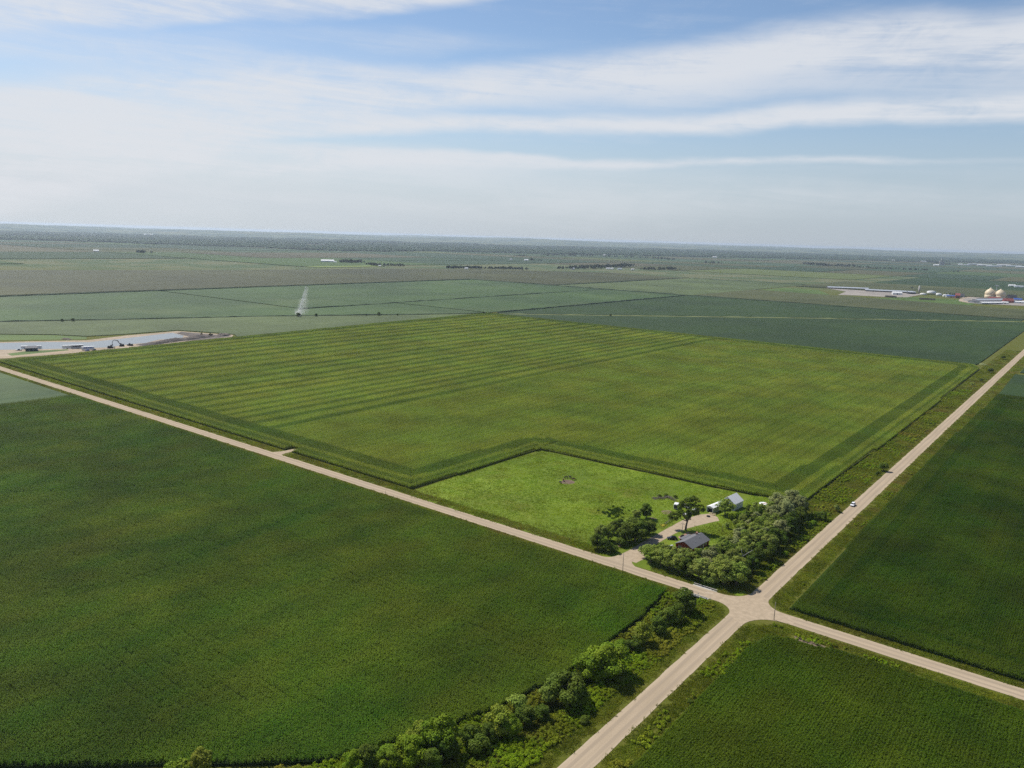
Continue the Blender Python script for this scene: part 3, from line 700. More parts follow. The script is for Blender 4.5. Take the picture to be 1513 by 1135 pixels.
# distant patchwork, one sheet of farmland with many coloured fields
pal = np.array([(0.075, 0.125, 0.045), (0.055, 0.100, 0.040), (0.125, 0.125, 0.050), (0.110, 0.120, 0.040), (0.095, 0.155, 0.040), (0.150, 0.140, 0.070), (0.070, 0.120, 0.055), (0.150, 0.190, 0.050)])
fb = MB(); cols = []
blocked = [(-2700, -1330, 250, 1900), (-1660, -80, 250, 2720), (-900, -80, 2690, 4310), (-2400, -1330, 1890, 2870)]
g = np.random.default_rng(5)
def addfield(x0, x1, y0, y1, c):
    e = 9.0
    fb.box(x0 + e, x1 - e, y0 + e, y1 - e, 0.05, float(g.uniform(0.9, 2.2))); cols.extend([c] * 6)
for ix in range(-16, 0):
    for iy in range(0, 16):
        x0 = -96 + ix * 805; y0 = 277 + iy * 805
        x1, y1 = x0 + 805, y0 + 805
        if not (-13000 < x0 < 300): continue
        parts = [(x0, x1, y0, y1)]
        r = g.random()
        if r < .35: parts = [(x0, (x0 + x1) / 2, y0, y1), ((x0 + x1) / 2, x1, y0, y1)]
        elif r < .7: parts = [(x0, x1, y0, (y0 + y1) / 2), (x0, x1, (y0 + y1) / 2, y1)]
        for (a, b_, c, d_) in parts:
            mx_, my_ = (a + b_) / 2, (c + d_) / 2
            if any(bx0 < b_ - 20 and a + 20 < bx1 and by0 < d_ - 20 and c + 20 < by1 for bx0, bx1, by0, by1 in blocked): continue
            addfield(a, b_, c, d_, pal[g.choice(8, p=[.2, .16, .2, .14, .1, .08, .09, .03])] * .54 * g.uniform(.85, 1.15))
# picked out from the photograph: lime and green strips beyond the brown corn
for x0, x1, y0, y1, c in ((-2680, -2420, 1905, 2260, pal[7]),):
    addfield(x0, x1, y0, y1, c)
me = fb.mesh('farmland'); a = me.color_attributes.new('tint', 'FLOAT_COLOR', 'CORNER'); arr = np.repeat(np.array(cols), 4, axis=0)
a.data.foreach_set('color', np.c_[arr, np.ones(len(arr))].astype(np.float32).ravel())
mt, t, bs = newmat('far_crops'); p = pos(t)
n1 = noise(t, vmul(t, p, (1, .2, 1)), 0.02, 4, .65); n2 = noise(t, p, 0.15, 2)
hsv = t.nodes.new('ShaderNodeHueSaturation'); put(t, hsv.inputs['Value'], ss(t, op(t, 'ADD', n1 * .6, n2 * .4), .3, .7, .8, 1.2)); t.links.new(attr(t, 'tint', 'GEOMETRY', 'Color').k, hsv.inputs['Color'])
setcol(t, bs, X(t, hsv.outputs[0])); bs.inputs['Roughness'].default_value = .85; bs.inputs['Specular IOR Level'].default_value = .1
me.materials.append(mt); tag(link('farmland', me), 'distant patchwork of green and brown fields towards the horizon', 'farmland', kind='structure')

# dark weedy lines between the fields (drains) and pale grass strips
M['drain'] = flat('drain_weeds', (0.028, 0.052, 0.020), 0.9, var=.3, scale=.2)
M['grassline'] = flat('grass_lane', (0.135, 0.150, 0.045), 0.9, var=.35, scale=.05)
def hedgeline(pts, w, h, mat, label, name='field_drain'):
    b = MB(); Pp = []
    for i in range(len(pts) - 1):
        a = np.array(pts[i]); c = np.array(pts[i + 1]); n = max(2, int(np.linalg.norm(c - a) / 18))
        Pp += [a + (c - a) * k / n for k in range(n)]
    Pp.append(np.array(pts[-1])); rings = []
    for i, q in enumerate(Pp):
        d = Pp[min(i + 1, len(Pp) - 1)] - Pp[max(i - 1, 0)]; d = d / np.linalg.norm(d); nn = np.array([-d[1], d[0]])
        ww = w * rng.uniform(.7, 1.3); hh = h * rng.uniform(.55, 1.35)
        l, r, cc = q - nn * ww / 2, q + nn * ww / 2, q
        rings.append([(*l, 0.02), (*(q - nn * ww * .3), hh * .8), (*(q + nn * ww * .2), hh), (*r, 0.02)])
    b.loft(rings)
    return tag(b.build(name, mat), label, 'drain' if 'drain' in name else 'lane', kind='structure')
hedgeline(L1, 4.5, 2.0, M['drain'], 'dark weedy creek line beyond the pale field')
hedgeline([(-1637, 300), (-1641, 1144), (-1643, 1900)], 7, 2.6, M['drain'], 'dark straight drain line between teal soybeans and brown corn')
hedgeline([(-1643, 1893), (-1325, 1895), (-885, 1897), (-152, 1898)], 6, 2.4, M['drain'], 'dark drain line on the mile boundary')
hedgeline([(-1325, 1900), (-1345, 2830), (-884, 2845)], 6, 2.4, M['drain'], 'dark drain line around the pale grey green field')
hedgeline([(-1144, 866), (-1144, 1884)], 4, 2.2, M['drain'], 'thin dark line dividing the teal soybean fields')
hedgeline([(-897, 1110), (-897, 1884)], 4, 2.2, M['drain'], 'thin dark line at the half mile behind the striped corn')
hedgeline([(-880, 1086), (-823, 1145), (-463, 1534), (-148, 1848), (-100, 1890)], 15, 1.15, M['grassline'], 'pale diagonal grass lane between dark soybean fields', 'grass_lane')
hedgeline([(-893, 1080.5), (-127, 1080.5)], 5, 1.1, M['grassline'], 'thin pale grass lane behind the striped corn', 'grass_lane')
hedgeline([(-120, 1098), (-150, 1150), (-135, 1180)], 10, 0.5, M['grassline'], 'pale grass corner beside the far end of the side road', 'grass_lane')

# ------------------------------------------------------------------ pond and earthworks on the left
mw, t, bs = newmat('pond_water'); p = pos(t)
setcol(t, bs, (0.15, 0.16, 0.15)); bs.inputs['Roughness'].default_value = 0.22; bs.inputs['Specular IOR Level'].default_value = 0.7
bump(t, bs, noise(t, p, 0.6, 3), 0.12, 0.1); M['water'] = mw
pondpx = [(-260, 506), (-120, 507), (0, 507), (70, 505.5), (130, 506), (185, 500), (255, 492), (272, 496), (268, 500.5), (235, 502), (215, 507), (190, 509), (160, 513.5), (110, 515), (40, 516.5), (0, 517), (-260, 521)]
sheet('pond', [at(*q) for q in pondpx], 0.10, M['water'], 'long pale blue grey pond at the left edge', 'pond')
shore = [(-300, 503.5), (-120, 505), (0, 505.6), (70, 504), (128, 503), (185, 496), (262, 489.3), (300, 492), (345, 495), (342, 499), (300, 501), (235, 510), (200, 514.2), (165, 518), (140, 523), (60, 526), (0, 529), (-300, 529)]
sheet('shore', [at(*q) for q in shore], 0.06, M['sand'], 'bare sandy bank around the pond', 'bank')
sheet('lawn', [at(*q) for q in [(-300, 494), (0, 494.5), (80, 495.5), (128, 498), (128, 501.5), (0, 503), (-300, 502.5)]], 0.12, M['bright'], 'bright mown grass behind the pond', 'lawn')
sheet('lawn', [at(*q) for q in [(10, 523), (40, 519), (100, 516.3), (104, 519.2), (60, 522.8), (18, 526)]], 0.13, M['bright'], 'mown grass island in front of the pond shed', 'lawn')
sheet('mud_ground', [at(*q) for q in [(208, 513), (222, 507.5), (240, 502.5), (272, 500), (282, 497), (262, 493), (268, 490.5), (310, 494), (344, 497), (322, 500), (262, 505)]], 0.11, M['mud'], 'dark muddy ground at the pond corner', 'mud')
sheet('track', smooth_path([at(-60, 526), at(0, 530), at(40, 526.5), at(100, 521)], 5) + smooth_path([at(112, 519), at(104, 517.8), at(60, 521.8), at(0, 526.5), at(-60, 522)], 5), 0.14, M['track'], 'pale dirt track curving in front of the pond', 'track')
def mound(name, px, py, L_, W_, h, rz, mat, label, seed):
    g = np.random.default_rng(seed); c = at(px, py); n, mm = 26, 12; V = []; Q = []
    for i in range(n + 1):
        for j in range(mm + 1):
            u, v = i / n * 2 - 1, j / mm * 2 - 1
            e = max(0.0, 1 - u * u) * max(0.0, 1 - v * v)
            z = h * e ** .7 * (0.75 + .5 * math.sin(5 * u + seed) * math.cos(3 * v + 2 * u) * .5 + g.normal(0, .10))
            V.append((u * L_ / 2, v * W_ / 2, max(0, z) if 0 < i < n and 0 < j < mm else 0.0))
    for i in range(n):
        for j in range(mm): Q.append((i * (mm + 1) + j, (i + 1) * (mm + 1) + j, (i + 1) * (mm + 1) + j + 1, i * (mm + 1) + j + 1))
    me = np_mesh(name, V, Q, True); me.materials.append(mat); o = link(name, me); o.location = (c[0], c[1], .05); o.rotation_euler[2] = rz
    return tag(o, label, 'mound')
dirE = math.atan2(at(300, 500)[1] - at(225, 510)[1], at(300, 500)[0] - at(225, 510)[0])
mound('dirt_mound', 252, 504.5, 90, 16, 3.6, dirE, M['mud'], 'long dark dirt bank along the near pond edge', 1)
mound('dirt_mound', 292, 499.5, 60, 14, 4.0, dirE, M['mud'], 'dark dirt bank at the right end of the pond works', 2)
mound('dirt_mound', 274, 494.5, 45, 9, 2.6, dirE + 1.2, M['mud'], 'low dark dirt ridge crossing the pond corner', 3)
mound('dirt_mound', 329, 496.5, 22, 10, 4.0, dirE, M['mud'], 'small dark dirt heap farthest right beside the pale field', 4)
mound('dirt_mound', 98, 501.5, 14, 7, 2.2, 0.3, M['mud'], 'small dark earth heap on the grass behind the pond', 5)

# ------------------------------------------------------------------ trees
def tree_kind(seed, Ht, Rc, mat, nl, lr, base, size, dens=.5, bark='bark', spread=.9, topheavy=0.0, trunk_r=.22, egg=1.0):
    g = np.random.default_rng(seed); lob = []; cz = (base + Ht) / 2; rz = (Ht - base) / 2 - lr * .6
    for i in range(nl):
        d = g.normal(size=3); d /= np.linalg.norm(d); d[2] += topheavy; d /= np.linalg.norm(d)
        r = g.uniform(.55, 1.0) * spread
        z = cz + d[2] * rz * r; wz = 1 - .35 * egg * max(0, d[2])
        s = lr * g.uniform(.6, 1.35)
        lob.append((d[0] * (Rc - lr * .6) * r * wz, d[1] * (Rc - lr * .6) * r * wz, z, s, s * g.uniform(.85, 1.15), s * g.uniform(.7, 1.0)))
    V, Q = leafballs(seed, lob, dens, size)
    V[:, 2] = np.maximum(V[:, 2], .05)
    cm = np_mesh('crown', V, Q); cm.materials.append(M[mat])
    b = MB(); lean = g.normal(0, .25, 2)
    top = (lean[0], lean[1], Ht * .72)
    b.tube([(0, 0, -.3), (lean[0] * .2, lean[1] * .2, Ht * .18), (lean[0] * .6, lean[1] * .6, Ht * .42), top], [trunk_r * 1.25, trunk_r, trunk_r * .7, trunk_r * .18], 8)
    for q in range(6):
        L_ = lob[int(g.integers(0, len(lob)))]; f = g.uniform(.2, .5); p0 = (lean[0] * f, lean[1] * f, Ht * f)
        p1 = ((p0[0] + L_[0]) / 2 + g.normal(0, .2), (p0[1] + L_[1]) / 2 + g.normal(0, .2), (p0[2] + L_[2]) / 2 + .3)
        b.tube([p0, p1, L_[:3]], [trunk_r * .5, trunk_r * .32, trunk_r * .08], 6)
    tm = b.mesh('trunk', True); tm.materials.append(M[bark])
    return cm, tm, Ht

KINDS = {}
def kinds(key, n, **kw):
    KINDS[key] = [tree_kind(hash_(key) + i, **kw) for i in range(n)]
def hash_(s): return sum(ord(c) * (i + 3) for i, c in enumerate(s)) % 9000
kinds('willow', 5, Ht=9.5, Rc=4.4, mat='willow', nl=54, lr=.98, base=.7, size=.23, dens=.52)
kinds('silver', 3, Ht=11, Rc=4.2, mat='silver', nl=54, lr=.98, base=1.2, size=.23, dens=.5)
kinds('dark', 4, Ht=9, Rc=4.1, mat='darkleaf', nl=44, lr=1.15, base=.4, size=.26, dens=.55)
kinds('bright', 4, Ht=8, Rc=4.5, mat='brightleaf', nl=46, lr=1.1, base=.2, size=.23, dens=.5)
kinds('yellow', 3, Ht=7, Rc=3.5, mat='yellowleaf', nl=38, lr=.95, base=.3, size=.22, dens=.48)
kinds('bush', 4, Ht=4, Rc=2.8, mat='darkleaf', nl=16, lr=1.1, base=.2, size=.22, dens=.55, trunk_r=.12)
kinds('paleb', 3, Ht=3.6, Rc=2.6, mat='willow', nl=16, lr=.9, base=.2, size=.22, dens=.42, trunk_r=.1)
kinds('brightbush', 3, Ht=3, Rc=2.4, mat='brightleaf', nl=16, lr=.9, base=.1, size=.2, dens=.5, trunk_r=.1)

def tree(key, x, y, h, label, group=None, name='tree', wide=1.0, cat='tree'):
    cm, tm, Ht = KINDS[key][int(rng.integers(0, len(KINDS[key])))]
    s = h / Ht
    o = thing(name, label, cat, (x, y, float(zg(x, y))), rng.uniform(0, 6.28), group, (s * wide, s * wide, s))
    link('crown', cm, o); link('trunk', tm, o)
    return o
ORD = ['first', 'second', 'third', 'fourth', 'fifth', 'sixth', 'seventh', 'eighth', 'ninth', 'tenth', 'eleventh', 'twelfth', 'thirteenth', 'fourteenth', 'fifteenth', 'sixteenth', 'seventeenth', 'eighteenth', 'nineteenth', 'twentieth']

# farm grove: front row along the road
GG = 'trees of the farm grove'
front = [(-148.6, 292.5, 'willow', 6.2), (-144.5, 288.8, 'willow', 7.0), (-140.0, 289.0, 'willow', 7.6), (-135.6, 288.0, 'willow', 8.0), (-131.0, 288.2, 'willow', 7.6), (-126.8, 286.8, 'dark', 7.4),
         (-122.0, 288.0, 'willow', 8.8), (-117.0, 288.2, 'willow', 9.0), (-112.0, 289.4, 'willow', 10.0), (-107.8, 293.0, 'willow', 9.6)]
for i, (x, y, k, h) in enumerate(front):
    tree(k, x, y, h * 1.16, '%s tree from the driveway in the front row of the roadside grove' % ORD[i], GG, wide=1.22)
second = [(-145.6, 298.6, 'willow', 6.0), (-141.4, 297.0, 'willow', 6.6), (-137.0, 296.4, 'willow', 7.0), (-132.4, 296.0, 'willow', 8.0), (-127.4, 295.6, 'willow', 9.0), (-122.2, 296.6, 'silver', 9.6), (-116.8, 296.8, 'willow', 9.8), (-110.8, 301, 'willow', 8.6)]
for i, (x, y, k, h) in enumerate(second):
    tree(k, x, y, h * 1.14, '%s tree from the driveway in the second row of the roadside grove' % ORD[i], GG, wide=1.15)
east = [(-107.6, 309.5, 'dark', 8.0), (-108.6, 318, 'dark', 8.6), (-108.4, 327, 'dark', 9.6), (-109.8, 335.5, 'willow', 10.0), (-110.0, 344, 'dark', 10.5), (-111.2, 353, 'silver', 12.0), (-111.0, 362, 'dark', 11.0), (-111.6, 371, 'dark', 10.0), (-111.5, 380.5, 'dark', 9.5), (-112.8, 389, 'dark', 7.5)]
for i, (x, y, k, h) in enumerate(east):
    tree(k, x, y, h, '%s tree from the crossroads in the outer grove row facing the side road' % ORD[i], GG, wide=1.12)
inner = []
gpoly = [(-129, 301), (-114, 301), (-114, 395), (-126, 395), (-135, 376), (-131.5, 357), (-126.5, 340), (-126.5, 322)]
cand = gridpts(gpoly, .9, .9); cand = cand[rng.permutation(len(cand))]
taken = [np.array(q[:2]) for q in front + second + east]
for q in cand:
    if all(np.hypot(*(q - s)) > 4.5 for s in taken): taken.append(q); inner.append(q)
inner.sort(key=lambda q: q[1])
for i, q in enumerate(inner):
    back = q[1] > 372
    k = 'silver' if (back and q[0] > -126) or rng.random() < .18 else ('willow' if rng.random() < .85 else 'dark')
    h = 6.5 + 3.5 * (q[0] + 130) / 16 + (3.0 if back and q[0] > -124 else 0) + rng.normal(0, .6)
    tree(k, q[0], q[1], max(4.8, h), 'grey green tree packed in the middle of the grove, its crown merging with its neighbours', 'merged trees in the middle of the grove')
tree('silver', -121.0, 396.5, 13.5, 'tall pale silvery tree at the top of the grove beside the striped corn corner', GG, wide=1.15)
tree('silver', -126.5, 392.0, 11.5, 'pale silvery tree standing between the round pad and the tall silvery tree', GG)
tree('dark', -115.2, 399.0, 8.5, 'dark tree at the far end of the grove by the creek bank', GG)
for i, (px, py, h, k) in enumerate([(1116, 752, 4.2, 'willow'), (1106, 757, 4.5, 'dark'), (1094, 766, 3.6, 'brightbush'), (1081, 768, 3.4, 'brightbush'), (1086, 778, 4.0, 'willow'), (1074, 781, 3.6, 'willow'), (1062, 815, 3.2, 'brightbush')]):
    x, y = at(px, py)
    tree(k, x, y, h, ['low grey green tree just right of the hoop barn', 'dark low tree right of the hoop barn', 'low bright bush below the hoop barn', 'low bright bush at the right end of the gravel yard',
                      'small grey green tree at the yard side edge of the grove', 'small pale tree nearest the gravel yard', 'low bush beside the right corner of the red house'][i], GG, name='tree' if h > 3.7 else 'bush', cat='tree' if h > 3.7 else 'bush')
tree('willow', *at(1071, 761), 9.0, 'thin grey green tree standing in front of the white sheds', 'yard trees', wide=1.3)

# dead pale limb in the grove
b = MB(); b.tube([(0, 0, 0), (.15, .1, 3), (.5, .5, 6.0), (2.2, 1.6, 7.6), (4.0, 2.6, 9.2)], [.18, .16, .14, .1, .04], 7); b.tube([(.5, .5, 6.0), (-.3, .9, 7.6), (-.5, 1.1, 9.0)], [.1, .07, .03], 6)
o = tag(b.build('dead_tree', M['palebark'], None, True), 'bare pale dead tree leaning out of the grove', 'dead tree'); o.location = (-112.6, 309.0, 0)

# driveway grove (left of the drive)
DG = 'trees left of the driveway'
for px, py, h, k, w, lb in [(882, 812, 6.6, 'dark', .8, 'dark narrow tree at the road corner of the driveway group'), (893, 815, 5.4, 'dark', .9, 'second dark tree at the roadside end of the driveway group'), (903, 815, 3.0, 'bush', 1.0, 'low dark bush beside the road left of the driveway'),
                            (889, 800, 7.0, 'willow', .8, 'yellowish green tree behind the roadside dark trees of the driveway group'), (899, 799, 7.2, 'willow', .8, 'olive tree in the left middle of the driveway group'), (907, 789, 6.0, 'dark', .7, 'small dark tree at the back left of the driveway group'),
                            (917, 788, 6.2, 'dark', .7, 'slim dark tree in the back middle of the driveway group'), (926, 802, 8.0, 'dark', 1.0, 'large dark tree in the centre of the driveway group'), (938, 800, 9.2, 'dark', 1.15, 'largest dark tree of the driveway group overhanging the drive'),
                            (948, 797, 7.6, 'dark', 1.0, 'dark tree at the driveway edge right of the largest tree'), (959, 789, 5.8, 'dark', 1.0, 'dark round tree farthest right in the driveway group'), (955, 766, 6.6, 'dark', .8, 'dark tree at the back of the driveway group beside the pasture'),
                            (940, 768, 5.0, 'willow', .9, 'pale tree at the back of the driveway group, left of the dark back tree'), (931, 782, 5.6, 'willow', .9, 'olive tree behind the largest dark tree of the driveway group'), (918, 806, 3.4, 'bush', 1.0, 'low dark bush in front of the driveway group')]:
    x, y = at(px, py)
    tree(k, x, y, h * 1.25, lb, DG, wide=w * 1.25, name='bush' if k == 'bush' else 'tree', cat='bush' if k == 'bush' else 'tree')

# the lone yard tree with its bare trunk
lob = []
g = np.random.default_rng(77)
for cx_, cy_, cz_, r, n in [(-5.6, -2.4, 6.2, 2.4, 12), (-3.0, -1.0, 7.8, 2.2, 9), (2.2, 1.2, 10.4, 3.6, 20), (-1.6, 1.5, 13.2, 2.8, 13), (2.4, 2.2, 15.0, 2.9, 14), (5.4, 3.2, 11.6, 2.2, 8), (-4.4, 1.2, 11.0, 1.8, 7), (0.8, 0, 7.2, 1.6, 4)]:
    for i in range(n):
        d = g.normal(size=3); d /= np.linalg.norm(d); s = g.uniform(.85, 1.45)
        lob.append((cx_ + d[0] * r * .75, cy_ + d[1] * r * .75, cz_ + d[2] * r * .62, s, s, s * .85))
V, Q = leafballs(78, lob, .5, .27)
o = thing('tree', 'tall lone tree with a bare trunk standing between the red house and the gravel drive', 'tree', (-150.6, 335.3, 0))
cm = np_mesh('crown', V, Q); cm.materials.append(M['darkleaf']); link('crown', cm, o)
b = MB(); b.tube([(0, 0, -.3), (.1, .1, 2.4), (.5, .3, 5), (1.4, .8, 8), (1.8, 1.4, 12.5)], [.55, .45, .4, .28, .08], 10)
for e in [(-5.0, -2.0, 6.2), (-3, -1, 8), (-1.4, 1.4, 13), (5, 3, 11.4), (-4, 1, 10.6)]: b.tube([(.45, .3, 4.6), (e[0] * .5 + .3, e[1] * .5, e[2] * .7 + 1.2), e], [.26, .17, .05], 7)
b.build('trunk', M['bark'], o, True)

# hedge trees along the creek in the foreground
HG = 'trees along the creek in the foreground'
hedge = [(1012, 905, 8.2, 'dark', 1.05, 'dark round tree beside the bridge rail'), (1001, 919, 6.0, 'dark', .9, 'second dark tree from the bridge along the creek'), (986, 921, 6.2, 'dark', 1.1, 'third dark tree from the bridge along the creek'),
         (972, 938, 6.0, 'dark', 1.0, 'dark tree behind the bright weeds, right of the pale yellowish creek tree'), (948, 951, 7.4, 'yellow', .85, 'pale yellowish tree in the creek row above the largest bright tree'), (936, 962, 5.2, 'dark', 1.0, 'dark tree at the foot of the pale yellowish creek tree'),
         (918, 960, 4.6, 'bright', 1.0, 'small bright tree between the largest bright tree and the cornfield'), (899, 1000, 9.2, 'bright', 1.15, 'largest bright green tree of the creek row'), (876, 998, 8.6, 'bright', 1.0, 'bright green tree merging with the left side of the largest creek tree'),
         (915, 1012, 5.0, 'dark', .9, 'dark low tree at the right foot of the largest bright tree'), (838, 1036, 9.4, 'dark', 1.15, 'largest dark olive tree of the creek row'), (852, 1043, 6.0, 'dark', 1.0, 'dark tree at the road side foot of the largest dark olive tree'),
         (812, 1035, 6.0, 'willow', 1.0, 'olive tree at the left edge of the largest dark tree'), (800, 1062, 4.6, 'dark', 1.0, 'dark low tree between the dark olive tree and the yellow green tree'), (775, 1068, 5.4, 'dark', 1.0, 'dark tree right of the yellow green creek tree'),
         (766, 1050, 4.0, 'paleb', 1.0, 'olive bush on the cornfield side of the creek row'), (738, 1084, 7.0, 'yellow', 1.05, 'bright yellow green tree in the lower creek row'), (754, 1086, 5.2, 'bright', .9, 'bright green tree at the right of the yellow green creek tree'),
         (722, 1097, 4.6, 'dark', 1.0, 'dark tree in the shade below the yellow green creek tree'), (694, 1100, 5.0, 'dark', 1.1, 'dark leafy tree in the lower creek row left of the yellow green tree'), (706, 1112, 3.6, 'bush', 1.0, 'dark bush in front of the lower creek row'),
         (650, 1110, 8.6, 'bright', .95, 'tall green tree with a black shaded side in the lower creek row'), (660, 1122, 6.4, 'dark', 1.0, 'dark tree in front of the tall green lower creek tree'), (618, 1108, 7.2, 'yellow', .9, 'yellowish tree at the left of the tall green lower creek tree'),
         (608, 1132, 6.6, 'bright', 1.15, 'broad bright tree at the bottom edge of the picture'), (575, 1138, 5.6, 'bright', 1.1, 'second broad bright tree at the bottom edge, left of the first'), (545, 1135, 5.6, 'dark', 1.0, 'dark tree left of the broad bright trees at the bottom edge'),
         (525, 1141, 5.0, 'bright', 1.0, 'leftmost green tree of the creek row at the bottom edge'), (637, 1140, 5.4, 'dark', 1.0, 'dark tree at the bottom edge below the tall green tree'), (298, 1141, 5.4, 'yellow', .95, 'small yellowish tree alone at the bottom edge left of the creek row'), (262, 1150, 3.6, 'brightbush', 1.0, 'small bush at the bottom left edge below the cornfield')]
for px, py, h, k, w, lb in hedge:
    x, y = at(px, py); tree(k, x, y, h * 1.3, lb, HG, wide=w * 1.06, name='bush' if k in ('bush', 'paleb', 'brightbush') else 'tree', cat='bush' if k in ('bush', 'paleb', 'brightbush') else 'tree')
for px, py, h, k, w, lb in [(1218, 769, 4.4, 'bush', 1.1, 'round dark bush on the ditch bank nearest the white car'), (1241, 757, 3.8, 'paleb', .9, 'pale open bush left of the white car'), (1206, 777, 2.6, 'brightbush', 1.1, 'low bright bush at the top corner of the grove'),
                            (1309, 697, 5.6, 'bush', .8, 'dark upright bush farther along the ditch bank'), (1301, 703, 2.8, 'bush', .9, 'small dark bush at the foot of the upright bush'), (1378, 629, 2.2, 'bush', 1.0, 'tiny dark bush halfway along the side road'), (1439, 571, 4.2, 'paleb', 1.0, 'olive bush near the far creek bank'),
                            (1452, 564, 3.4, 'bush', 1.0, 'low dark bush near the far end of the striped corn'), (1465, 551, 6.0, 'bush', 1.0, 'dark bush at the far corner of the striped corn by the side road'), (1482, 531, 5.0, 'bush', .9, 'small dark bush on the grass corner beyond the striped corn'),
                            (1190, 800, 2.4, 'brightbush', 1.2, 'low bright bush on the bank below the grove outer row'), (1165, 822, 2.2, 'brightbush', 1.2, 'low bright bush halfway down the bank below the grove'), (1020, 1040, 1.6, 'bush', 1, 'tiny dark bush on the lower right verge'), (870, 1072, 2.2, 'bush', 1.2, 'low dark bush among the weeds near the road bottom')]:
    x, y = at(px, py); x -= 1.6 if -108 < x < -100 else 0; tree(k, x, y, h, lb, 'bushes on the ditch banks', 'bush', w, 'bush')

# ------------------------------------------------------------------ farm buildings
def gable(L_, W_, e, r, over=.4, t=.16, asym=0.0):
    """walls and roof meshes of a gabled block: length along y, ridge along y"""
    w = MB(); x0, x1, y0, y1 = -W_ / 2, W_ / 2, -L_ / 2, L_ / 2; xm = asym
    w.add([(x0, y0, 0), (x1, y0, 0), (x1, y1, 0), (x0, y1, 0), (x0, y0, e), (x1, y0, e), (x1, y1, e), (x0, y1, e), (xm, y0, r), (xm, y1, r)],
          [(0, 1, 5, 8, 4), (1, 2, 6, 5), (2, 3, 7, 9, 6), (3, 0, 4, 7), (0, 3, 2, 1)])
    f = MB(); k0 = (r - e) / (xm - x0); k1 = (r - e) / (x1 - xm); ya, yb = y0 - over, y1 + over
    prof = [(x0 - over, e - k0 * over + .03), (xm, r + .03), (x1 + over, e - k1 * over + .03), (x1 + over, e - k1 * over + .03 + t), (xm, r + .03 + t), (x0 - over, e - k0 * over + .03 + t)]
    f.loft([[(x, ya, z) for x, z in prof], [(x, yb, z) for x, z in prof]])
    return w, f
def window(parent, x, y, z, w, h, face, frame=None, n=2):
    """framed window on a wall; face '+x','-x','-y','+y'"""
    fr = MB(); gl = MB(); d = .05
    def bx(mb_, u0, u1, v0, v1, d0, d1):
        if face[1] == 'x':
            s = 1 if face[0] == '+' else -1
            a, c = sorted((x + s * d0, x + s * d1)); mb_.box(a, c, y + u0, y + u1, z + v0, z + v1)
        else:
            s = 1 if face[0] == '+' else -1
            a, c = sorted((y + s * d0, y + s * d1)); mb_.box(x + u0, x + u1, a, c, z + v0, z + v1)
    bx(fr, -w / 2 - .09, -w / 2, -.09, h + .09, -.02, d); bx(fr, w / 2, w / 2 + .09, -.09, h + .09, -.02, d)
    bx(fr, -w / 2, w / 2, -.09, 0, -.02, d); bx(fr, -w / 2, w / 2, h, h + .09, -.02, d); bx(fr, -.03, .03, 0, h, -.02, d - .01)
    bx(gl, -w / 2, -.03, 0, h, -.02, .02); bx(gl, .03, w / 2, 0, h, -.02, .02)
    o = fr.build('window', frame or M['white'], parent); gl.build('pane', M['glass'], o); return o

ho = thing('farmhouse', 'dark red farmhouse with a low grey shingle roof behind the front grove', 'house', (-139.0, 318.0, 0), R_(-5))
w, f = gable(15.2, 8.4, 2.7, 4.7, .45)
w.build('wall', M['redwall'], ho); rf = f.build('roof', M['slate'], ho)
b = MB(); b.lathe([(.09, 4.0), (.09, 4.55), (.13, 4.56), (.13, 4.66), (.02, 4.67)], 10, (1.5, 3.0)); b.build('vent', M['galv'], rf)
b = MB(); b.lathe([(.09, 3.4), (.09, 3.95), (.13, 3.96), (.13, 4.06), (.02, 4.07)], 10, (2.4, -2.0)); b.build('vent', M['galv'], rf)
b = MB(); b.box(-1.2, -.5, 4.6, 5.3, 3.9, 5.5); b.box(-1.28, -.42, 4.52, 5.38, 5.5, 5.62); b.build('chimney', M['brick'], rf)
wing = MB(); wing.add([(-6.2, -.6, 0), (-4.2, -.6, 0), (-4.2, 6.6, 0), (-6.2, 6.6, 0), (-6.2, -.6, 2.35), (-4.2, -.6, 2.66), (-4.2, 6.6, 2.66), (-6.2, 6.6, 2.35)], [(0, 3, 2, 1), (0, 1, 5, 4), (1, 2, 6, 5), (2, 3, 7, 6), (3, 0, 4, 7), (4, 5, 6, 7)])
wing.build('wing_wall', M['redwall'], ho)
wr = MB(); wr.loft([[(-6.6, yy, 2.36), (-4.67, yy, 2.62), (-4.67, yy, 2.76), (-6.6, yy, 2.50)] for yy in (-1.0, 7.0)]); wr.build('wing_roof', M['slate'], ho)
for (x, y, z, ww, hh, fc) in ((4.2, -4.5, .95, 1.3, 1.1, '+x'), (4.2, 0, .95, 1.6, 1.1, '+x'), (4.2, 4.8, .95, 1.3, 1.1, '+x'), (-2.0, -7.6, .95, 1.3, 1.1, '-y'), (1.6, -7.6, .95, 1.3, 1.1, '-y'), (-6.2, 1.4, .9, 1.1, 1.0, '-x'), (-6.2, 5, .9, 1.1, 1.0, '-x')): window(ho, x, y, z, ww, hh, fc)
b = MB(); b.box(4.19, 4.25, 2.0, 2.95, .05, 2.1); dr_ = b.build('door', M['white'], ho); b = MB(); b.box(4.25, 4.30, 2.1, 2.16, 1.0, 1.12); b.build('handle', M['rim'], dr_)
sheet('patio', [(-149.4, 324.6), (-146.6, 323.2), (-143.6, 328.6), (-142.2, 333.6), (-148.6, 334.4)], 0.05, M['brick'], 'reddish brown brick patio at the back of the red house', 'patio')
